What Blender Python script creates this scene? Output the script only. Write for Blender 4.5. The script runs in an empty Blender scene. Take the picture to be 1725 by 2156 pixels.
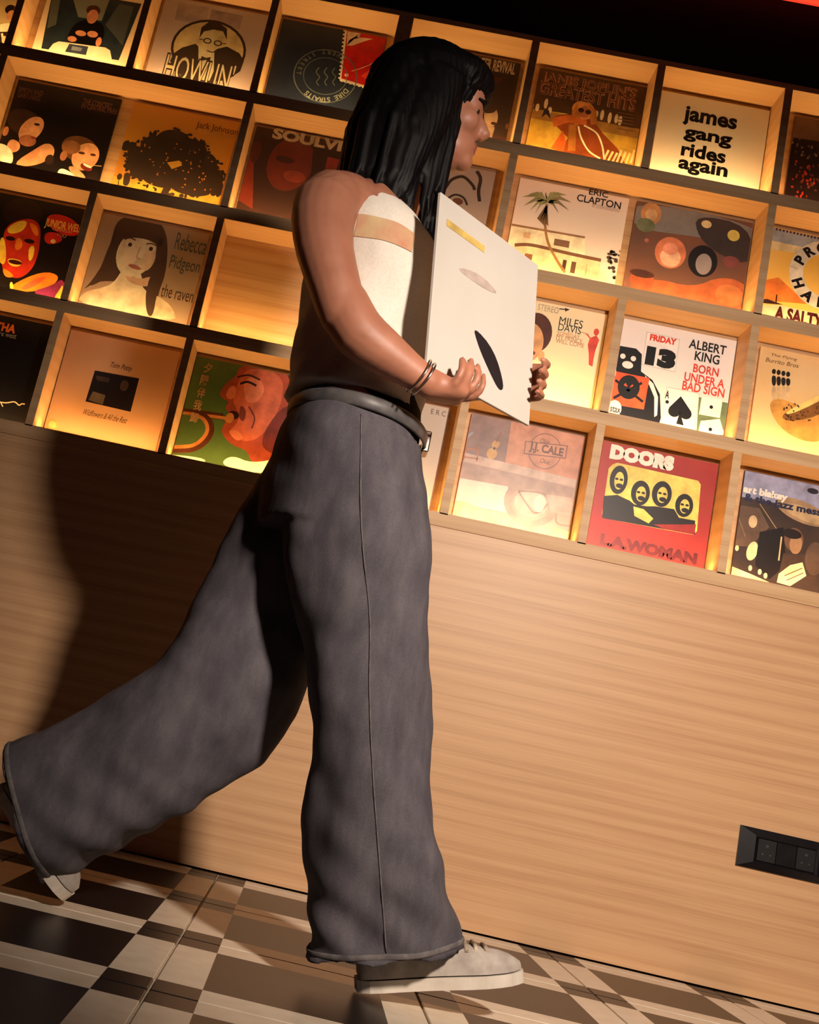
import bpy, bmesh, math, random
from mathutils import Vector, Matrix, noise

# ------------------------------------------------------------------ camera, world, lights, exposure
scene = bpy.context.scene
COL = scene.collection
cam_d = bpy.data.cameras.new('camera')
cam = bpy.data.objects.new('camera', cam_d)
COL.objects.link(cam)
F_PX, PX, PY, WPX, HPX = 2350.55, 615.22, 1034.55, 1725.0, 2156.0
cam_d.sensor_fit = 'VERTICAL'
cam_d.sensor_height = 24.0
cam_d.lens = 24.0 * F_PX / HPX
cam_d.shift_x = (WPX / 2 - PX) / HPX
cam_d.shift_y = (PY - HPX / 2) / HPX
cam_d.clip_start = 0.05
right, fwd, up = Vector((0.976296, 0.010059, 0.216204)), Vector((-0.055875, 0.976772, 0.206866)), Vector((-0.209101, -0.214043, 0.954181))
m = Matrix.Identity(4)
for i in range(3):
    m[i][0], m[i][1], m[i][2] = right[i], up[i], -fwd[i]
m[0][3], m[1][3], m[2][3] = 1.24318, -2.84045, 0.36378
cam.matrix_world = m
scene.camera = cam

world = bpy.data.worlds.new('world')
scene.world = world
world.use_nodes = True
bg = world.node_tree.nodes['Background']
bg.inputs[0].default_value = (0.66, 0.26, 0.27, 1)
bg.inputs[1].default_value = 0.026

spot_d = bpy.data.lights.new('spotlight', 'SPOT')
spot_d.energy = 400
spot_d.color = (1.0, 0.83, 0.69)
spot_d.spot_size = math.radians(74)
spot_d.spot_blend = 1.0
spot_d.shadow_soft_size = 0.085
spot = bpy.data.objects.new('spotlight', spot_d)
COL.objects.link(spot)
spot.location = (2.09, -2.9, 1.58)
spot.rotation_euler = (Vector((1.92, 0.0, 0.38)) - spot.location).to_track_quat('-Z', 'Y').to_euler()
LED = 100.0

cy = scene.cycles
cy.max_bounces, cy.diffuse_bounces, cy.glossy_bounces, cy.transparent_max_bounces = 6, 3, 3, 8

cy.adaptive_threshold = 0.02
vs = scene.view_settings
vs.view_transform = 'Standard'
try:
    vs.look = 'None'
except Exception:
    pass
vs.exposure = 0.0
vs.gamma = 1.0
vs.use_curve_mapping = False

# ------------------------------------------------------------------ helpers
def lin(c):
    r = []
    for v in c[:3]:
        v = v / 255.0
        r.append(v / 12.92 if v <= 0.04045 else ((v + 0.055) / 1.055) ** 2.4)
    return (r[0], r[1], r[2], 1.0)

def new_mat(name):
    mt = bpy.data.materials.new(name)
    mt.use_nodes = True
    nt = mt.node_tree
    return mt, nt, nt.nodes['Principled BSDF']

def node(nt, t, **kw):
    n = nt.nodes.new(t)
    for k, v in kw.items():
        setattr(n, k, v)
    return n

def coords(nt, scale=(1, 1, 1), kind='Object', rot=(0, 0, 0)):
    tc = node(nt, 'ShaderNodeTexCoord')
    mp = node(nt, 'ShaderNodeMapping')
    mp.inputs['Scale'].default_value = scale
    mp.inputs['Rotation'].default_value = rot
    nt.links.new(tc.outputs[kind], mp.inputs['Vector'])
    return mp.outputs['Vector']

def noise_tex(nt, vec, scale, detail=4.0, rough=0.55, dist=0.0):
    n = node(nt, 'ShaderNodeTexNoise')
    n.inputs['Scale'].default_value = scale
    n.inputs['Detail'].default_value = detail
    n.inputs['Roughness'].default_value = rough
    n.inputs['Distortion'].default_value = dist
    nt.links.new(vec, n.inputs['Vector'])
    return n.outputs['Fac']

def ramp(nt, fac, stops):
    r = node(nt, 'ShaderNodeValToRGB')
    els = r.color_ramp.elements
    while len(els) < len(stops):
        els.new(0.5)
    for e, (p, c) in zip(els, stops):
        e.position = p
        e.color = c
    nt.links.new(fac, r.inputs['Fac'])
    return r.outputs['Color']

def bump(nt, bs, fac, strength, dist=0.002):
    b = node(nt, 'ShaderNodeBump')
    b.inputs['Strength'].default_value = strength
    b.inputs['Distance'].default_value = dist
    nt.links.new(fac, b.inputs['Height'])
    nt.links.new(b.outputs['Normal'], bs.inputs['Normal'])

def mottled(name, c1, c2, scale=8.0, rough=0.5, spec=0.3, bmp=0.0, detail=4.0, stretch=(1, 1, 1), metal=0.0):
    mt, nt, bs = new_mat(name)
    f = noise_tex(nt, coords(nt, stretch), scale, detail)
    nt.links.new(ramp(nt, f, [(0.3, lin(c1)), (0.7, lin(c2))]), bs.inputs['Base Color'])
    bs.inputs['Roughness'].default_value = rough
    bs.inputs['Specular IOR Level'].default_value = spec
    bs.inputs['Metallic'].default_value = metal
    if bmp:
        bump(nt, bs, f, bmp)
    return mt

def wood(name, dark, mid, light, rough=0.42):
    """Horizontal-grained pale oak laminate: long streaks along X with cathedral figure."""
    mt, nt, bs = new_mat(name)
    fine = noise_tex(nt, coords(nt, (1.0, 72, 72)), 3.0, 8.0, 0.65, 0.25)
    wide = noise_tex(nt, coords(nt, (0.55, 7, 7)), 1.6, 3.0, 0.5, 1.2)
    w = node(nt, 'ShaderNodeTexWave', wave_type='BANDS', bands_direction='Z')
    w.inputs['Scale'].default_value = 3.4
    w.inputs['Distortion'].default_value = 7.0
    w.inputs['Detail'].default_value = 3.0
    w.inputs['Detail Scale'].default_value = 0.8
    nt.links.new(coords(nt, (0.22, 2.4, 2.4)), w.inputs['Vector'])
    def mix(a, b, f):
        mx = node(nt, 'ShaderNodeMath', operation='MULTIPLY_ADD')
        mx.inputs[1].default_value = f
        nt.links.new(a, mx.inputs[0])
        nt.links.new(b, mx.inputs[2])
        return mx.outputs[0]
    half = node(nt, 'ShaderNodeMath', operation='MULTIPLY')
    half.inputs[1].default_value = 0.52
    nt.links.new(fine, half.inputs[0])
    tot = mix(w.outputs['Fac'], mix(wide, half.outputs[0], 0.22), 0.11)
    nt.links.new(ramp(nt, tot, [(0.30, lin(dark)), (0.43, lin(mid)), (0.56, lin(light))]), bs.inputs['Base Color'])
    bs.inputs['Roughness'].default_value = rough
    bs.inputs['Specular IOR Level'].default_value = 0.35
    bump(nt, bs, fine, 0.12, 0.001)
    return mt

def emit_mat(name, c, strength):
    mt, nt, bs = new_mat(name)
    bs.inputs['Base Color'].default_value = c
    bs.inputs['Emission Color'].default_value = c
    bs.inputs['Emission Strength'].default_value = strength
    return mt

def mesh_obj(name, me, mats, parent=None, loc=None, smooth=False):
    o = bpy.data.objects.new(name, me)
    COL.objects.link(o)
    if mats is not None:
        for mt in (mats if isinstance(mats, (list, tuple)) else [mats]):
            if mt.name not in [x.name for x in me.materials if x]:
                me.materials.append(mt)
    if smooth:
        for p in me.polygons:
            p.use_smooth = True
    if parent is not None:
        o.parent = parent
    if loc is not None:
        o.location = loc
    return o

def empty(name, loc=(0, 0, 0)):
    o = bpy.data.objects.new(name, None)
    o.empty_display_size = 0.05
    COL.objects.link(o)
    o.location = loc
    return o

def tag(o, label=None, cat=None, group=None, kind=None):
    for k, v in (('label', label), ('category', cat), ('group', group), ('kind', kind)):
        if v:
            o[k] = v
    return o

class MB:
    """Collects vertices and faces of one mesh."""
    def __init__(s):
        s.v, s.f, s.mi = [], [], []
    def add(s, vs_, fs, mi=0):
        n = len(s.v)
        s.v += [tuple(x) for x in vs_]
        s.f += [tuple(i + n for i in f) for f in fs]
        s.mi += [mi] * len(fs)
    def box(s, x0, x1, y0, y1, z0, z1, mi=0):
        s.add([(x0, y0, z0), (x1, y0, z0), (x1, y1, z0), (x0, y1, z0), (x0, y0, z1), (x1, y0, z1), (x1, y1, z1), (x0, y1, z1)],
              [(0, 3, 2, 1), (4, 5, 6, 7), (0, 1, 5, 4), (1, 2, 6, 5), (2, 3, 7, 6), (3, 0, 4, 7)], mi)
    def bevel_box(s, x0, x1, y0, y1, z0, z1, b, mi=0):
        """Box whose edges are chamfered by b."""
        bm = bmesh.new()
        bmesh.ops.create_cube(bm, size=1.0)
        for v in bm.verts:
            v.co = Vector(((x0 + x1) / 2 + v.co.x * (x1 - x0), (y0 + y1) / 2 + v.co.y * (y1 - y0), (z0 + z1) / 2 + v.co.z * (z1 - z0)))
        bmesh.ops.bevel(bm, geom=list(bm.edges), offset=b, segments=1, affect='EDGES')
        s.bm(bm, mi)
    def bm(s, bm, mi=0):
        bm.verts.index_update()
        s.add([v.co for v in bm.verts], [[v.index for v in f.verts] for f in bm.faces], mi)
        bm.free()
    def ellipsoid(s, c, r, rot=None, seg=20, mi=0):
        bm = bmesh.new()
        bmesh.ops.create_uvsphere(bm, u_segments=seg, v_segments=max(6, seg // 2), radius=1.0)
        R = rot.to_matrix() if rot else Matrix.Identity(3)
        for v in bm.verts:
            v.co = Vector(c) + R @ Vector((v.co.x * r[0], v.co.y * r[1], v.co.z * r[2]))
        s.bm(bm, mi)
    def tube(s, path, radii, ref=(0, 1, 0), seg=20, mi=0, cap=True, fold=None):
        """Loft along path; radii are (across, along ref) pairs or numbers."""
        P = [Vector(p) for p in path]
        ref = Vector(ref)
        rings = []
        for i, p in enumerate(P):
            t = (P[min(i + 1, len(P) - 1)] - P[max(i - 1, 0)]).normalized()
            b = (ref - t * ref.dot(t)).normalized()
            a = b.cross(t)
            r = radii[i]
            ra, rb = r if isinstance(r, (tuple, list)) else (r, r)
            ring = []
            for k in range(seg):
                th = 2 * math.pi * k / seg
                q = 1.0 if fold is None else 1.0 + fold(i, th)
                ring.append(p + a * (ra * q * math.cos(th)) + b * (rb * q * math.sin(th)))
            rings.append(ring)
        vs_ = [v for r in rings for v in r]
        fs = []
        for i in range(len(P) - 1):
            for k in range(seg):
                k2 = (k + 1) % seg
                fs.append((i * seg + k, i * seg + k2, (i + 1) * seg + k2, (i + 1) * seg + k))
        if cap:
            fs.append(tuple(range(seg - 1, -1, -1)))
            fs.append(tuple((len(P) - 1) * seg + k for k in range(seg)))
        s.add(vs_, fs, mi)
    def mesh(s, name):
        me = bpy.data.meshes.new(name)
        me.from_pydata(s.v, [], s.f)
        for p, mi in zip(me.polygons, s.mi):
            p.material_index = mi
        me.update()
        return me

def spline(pts, n):
    """Catmull-Rom resampling of points (tuples of any length)."""
    out = []
    m_ = len(pts) - 1
    for i in range(n):
        t = i / (n - 1) * m_
        k = min(int(t), m_ - 1)
        f = t - k
        p0, p1, p2, p3 = pts[max(k - 1, 0)], pts[k], pts[k + 1], pts[min(k + 2, m_)]
        out.append(tuple(0.5 * (2 * b + (c - a) * f + (2 * a - 5 * b + 4 * c - d) * f * f + (3 * b - a - 3 * c + d) * f ** 3)
                         for a, b, c, d in zip(p0, p1, p2, p3)))
    return out

def fuse(mb, name, voxel, smooth=6, push=None):
    """Voxel-remesh overlapping closed shapes into one continuous skin."""
    me = mb.mesh(name + '_raw')
    o = bpy.data.objects.new(name + '_raw', me)
    COL.objects.link(o)
    r = o.modifiers.new('r', 'REMESH')
    r.mode = 'VOXEL'
    r.voxel_size = voxel
    sm = o.modifiers.new('s', 'SMOOTH')
    sm.factor = 0.5
    sm.iterations = smooth
    bpy.context.view_layer.update()
    dg = bpy.context.evaluated_depsgraph_get()
    out = bpy.data.meshes.new_from_object(o.evaluated_get(dg))
    out.name = name
    bpy.data.objects.remove(o)
    bpy.data.meshes.remove(me)
    if push:
        nor = [v.normal.copy() for v in out.vertices]
        for v, n in zip(out.vertices, nor):
            v.co = v.co + n * push(v.co, n)
    for p in out.polygons:
        p.use_smooth = True
    out.update()
    return out

# ------------------------------------------------------------------ materials
OAK = wood('pale_oak', (188, 144, 104), (202, 158, 116), (209, 166, 124))
OAK_SHELF = wood('pale_oak_shelf', (190, 148, 106), (204, 164, 120), (212, 174, 132), 0.5)
BLACK_WALL = mottled('black_paint', (26, 24, 32), (32, 29, 38), 30, 0.8, 0.1)
LEDM = emit_mat('warm_led', (1.0, 0.56, 0.18, 1), LED)
LED_BODY = mottled('led_channel', (190, 180, 165), (205, 196, 180), 20, 0.4)
NEON = emit_mat('red_neon', (1.0, 0.045, 0.018, 1), 1.3)
DARKCAP = mottled('black_plastic_cap', (16, 14, 16), (24, 21, 23), 40, 0.45)
GROUT = mottled('cream_grout', (196, 182, 160), (176, 160, 138), 60, 0.8, 0.2)

def tile_material():
    mt, nt, bs = new_mat('checked_tile')
    tc = node(nt, 'ShaderNodeTexCoord')
    sp = node(nt, 'ShaderNodeSeparateXYZ')
    nt.links.new(tc.outputs['Object'], sp.inputs[0])
    def band(sock):
        ab = node(nt, 'ShaderNodeMath', operation='ABSOLUTE')
        nt.links.new(sock, ab.inputs[0])
        gt = node(nt, 'ShaderNodeMath', operation='GREATER_THAN')
        gt.inputs[1].default_value = 0.1325
        nt.links.new(ab.outputs[0], gt.inputs[0])
        return gt.outputs[0]
    df = node(nt, 'ShaderNodeMath', operation='SUBTRACT')
    nt.links.new(band(sp.outputs[0]), df.inputs[0])
    nt.links.new(band(sp.outputs[1]), df.inputs[1])
    ab = node(nt, 'ShaderNodeMath', operation='ABSOLUTE')
    nt.links.new(df.outputs[0], ab.inputs[0])
    n1 = noise_tex(nt, coords(nt), 22, 5)
    light = ramp(nt, n1, [(0.3, lin((206, 190, 168))), (0.7, lin((222, 208, 188)))])
    dark = ramp(nt, n1, [(0.3, lin((20, 15, 17))), (0.7, lin((30, 22, 23)))])
    mx = node(nt, 'ShaderNodeMix', data_type='RGBA')
    nt.links.new(ab.outputs[0], mx.inputs[0])
    nt.links.new(dark, mx.inputs[6])
    nt.links.new(light, mx.inputs[7])
    nt.links.new(mx.outputs[2], bs.inputs['Base Color'])
    bs.inputs['Roughness'].default_value = 0.34
    bs.inputs['Specular IOR Level'].default_value = 0.55
    bump(nt, bs, noise_tex(nt, coords(nt), 60, 3), 0.08, 0.001)
    return mt
TILE = tile_material()

# ------------------------------------------------------------------ the setting
Z0, ROWH, LIP = 2.3952, 0.3595, 0.0363
L4_BOTTOM = Z0 - 4 * ROWH
b = MB(); b.box(-3.2, 6.2, -4.6, 0.16, -0.06, -0.0045)
floor = mesh_obj('floor', b.mesh('floor'), GROUT)
tag(floor, 'glossy floor of cream and black checked tiles with pale joints', kind='structure')
TP, TX, TY, GAP = 0.4, 1.113, -0.06, 0.0022
b = MB(); b.bevel_box(-TP / 2 + GAP, TP / 2 - GAP, -TP / 2 + GAP, TP / 2 - GAP, -0.0095, 0.0, 0.0012)
tile_me = b.mesh('floor_tile'); tile_me.materials.append(TILE)
b = MB(); b.bevel_box(-TP / 2 + GAP, TP / 2 - GAP, -TP / 2 + GAP, -TP / 2 - TY - 0.003, -0.0095, 0.0, 0.0012)
cut_me = b.mesh('floor_tile_cut'); cut_me.materials.append(TILE)
for i in range(-9, 11):
    for j in range(-1, 9):
        o = mesh_obj('floor_tile', cut_me if j < 0 else tile_me, None, floor)
        o.location = (TX + TP * (i + 0.5), TY - TP * (j + 0.5), 0.0)

b = MB(); b.box(-3.2, 6.2, 0.003, 0.16, 0.004, L4_BOTTOM + 0.002)
wall_panel = mesh_obj('wall_back', b.mesh('wall_back'), OAK)
tag(wall_panel, 'pale oak laminate panel under the record shelves', kind='structure')
b = MB(); b.box(-3.2, 6.2, 0.13, 0.19, L4_BOTTOM, 3.4)
tag(mesh_obj('wall_back_masonry', b.mesh('wall_back_masonry'), BLACK_WALL), 'black painted wall behind the shelves', kind='structure')
b = MB(); b.box(-3.2, 6.2, 0.0, 0.13, Z0 + 0.0192, 3.4)
tag(mesh_obj('wall_upper', b.mesh('wall_upper'), BLACK_WALL), 'matt black wall above the record shelves', kind='structure')
b = MB(); b.box(-3.2, 6.2, -4.6, 0.16, 3.4, 3.46)
tag(mesh_obj('ceiling', b.mesh('ceiling'), BLACK_WALL), 'black ceiling', kind='structure')

# ------------------------------------------------------------------ record display shelves: two units of four columns
DEPTH, TH = 0.104, 0.0215
def shelf_unit(label, edges, x_left, x_right):
    """edges: (left face, right face) of the inner dividers; row 2 keeps only the outer two of its three."""
    u = empty('display_shelf', ((x_left + x_right) / 2, 0.0, L4_BOTTOM))
    tag(u, label, 'shelf', 'oak record display shelves')
    ox, oz = u.location.x, u.location.z
    def part(name, b, mt):
        for k, v in enumerate(b.v):
            b.v[k] = (v[0] - ox, v[1], v[2] - oz)
        return mesh_obj(name, b.mesh(name), mt, u)
    b = MB(); b.box(x_left, x_right, DEPTH, DEPTH + 0.012, L4_BOTTOM, Z0 + 0.0175)
    part('back_panel', b, OAK_SHELF)
    for L in range(5):
        z = Z0 - ROWH * L
        b = MB()
        if L == 0:
            b.bevel_box(x_left, x_right, 0, DEPTH, z + 0.0014, z + 0.0185, 0.0006)
        else:
            b.bevel_box(x_left, x_right, 0, DEPTH, z, z + LIP - 0.004, 0.0006)
            b.box(x_left, x_right, 0, 0.004, z + LIP - 0.0046, z + LIP)
        part('shelf_board', b, OAK_SHELF)
    for r in range(1, 5):
        zt, zb_ = Z0 - ROWH * (r - 1), Z0 - ROWH * r + LIP - 0.004
        if r == 1:
            zt += 0.0014
        div = [(x_left, x_left + TH)] + (edges if r != 2 else [edges[0], edges[2]]) + [(x_right - TH, x_right)]
        for k, (a0, a1) in enumerate(div):
            b = MB(); b.bevel_box(a0, a1, 0.0, DEPTH, zb_, zt, 0.0006)
            part('side_panel' if k in (0, len(div) - 1) else 'divider', b, OAK_SHELF)
        for (a0, a1), (c0, c1) in zip(div[:-1], div[1:]):
            b = MB()
            b.box(a1 + 0.002, c0 - 0.002, 0.042, 0.056, zb_, zb_ + 0.0018, 0)
            b.add([(a1 + 0.004, 0.0445, zb_ + 0.0022), (c0 - 0.004, 0.0445, zb_ + 0.0022), (c0 - 0.004, 0.0535, zb_ + 0.0022), (a1 + 0.004, 0.0535, zb_ + 0.0022)], [(0, 1, 2, 3)], 1)
            part('led_strip', b, [LED_BODY, LEDM])
    return u
shelf_unit('pale oak record shelf, left unit with the empty cell', [(-0.0105, 0.0115), (0.3495, 0.3710), (0.7115, 0.7330)], -0.3910, 1.1008)
shelf_unit('pale oak record shelf, right unit nearest the red neon tube', [(1.4660, 1.4885), (1.8262, 1.8490), (2.1860, 2.2085)], 1.1008, 2.6250)

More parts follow.
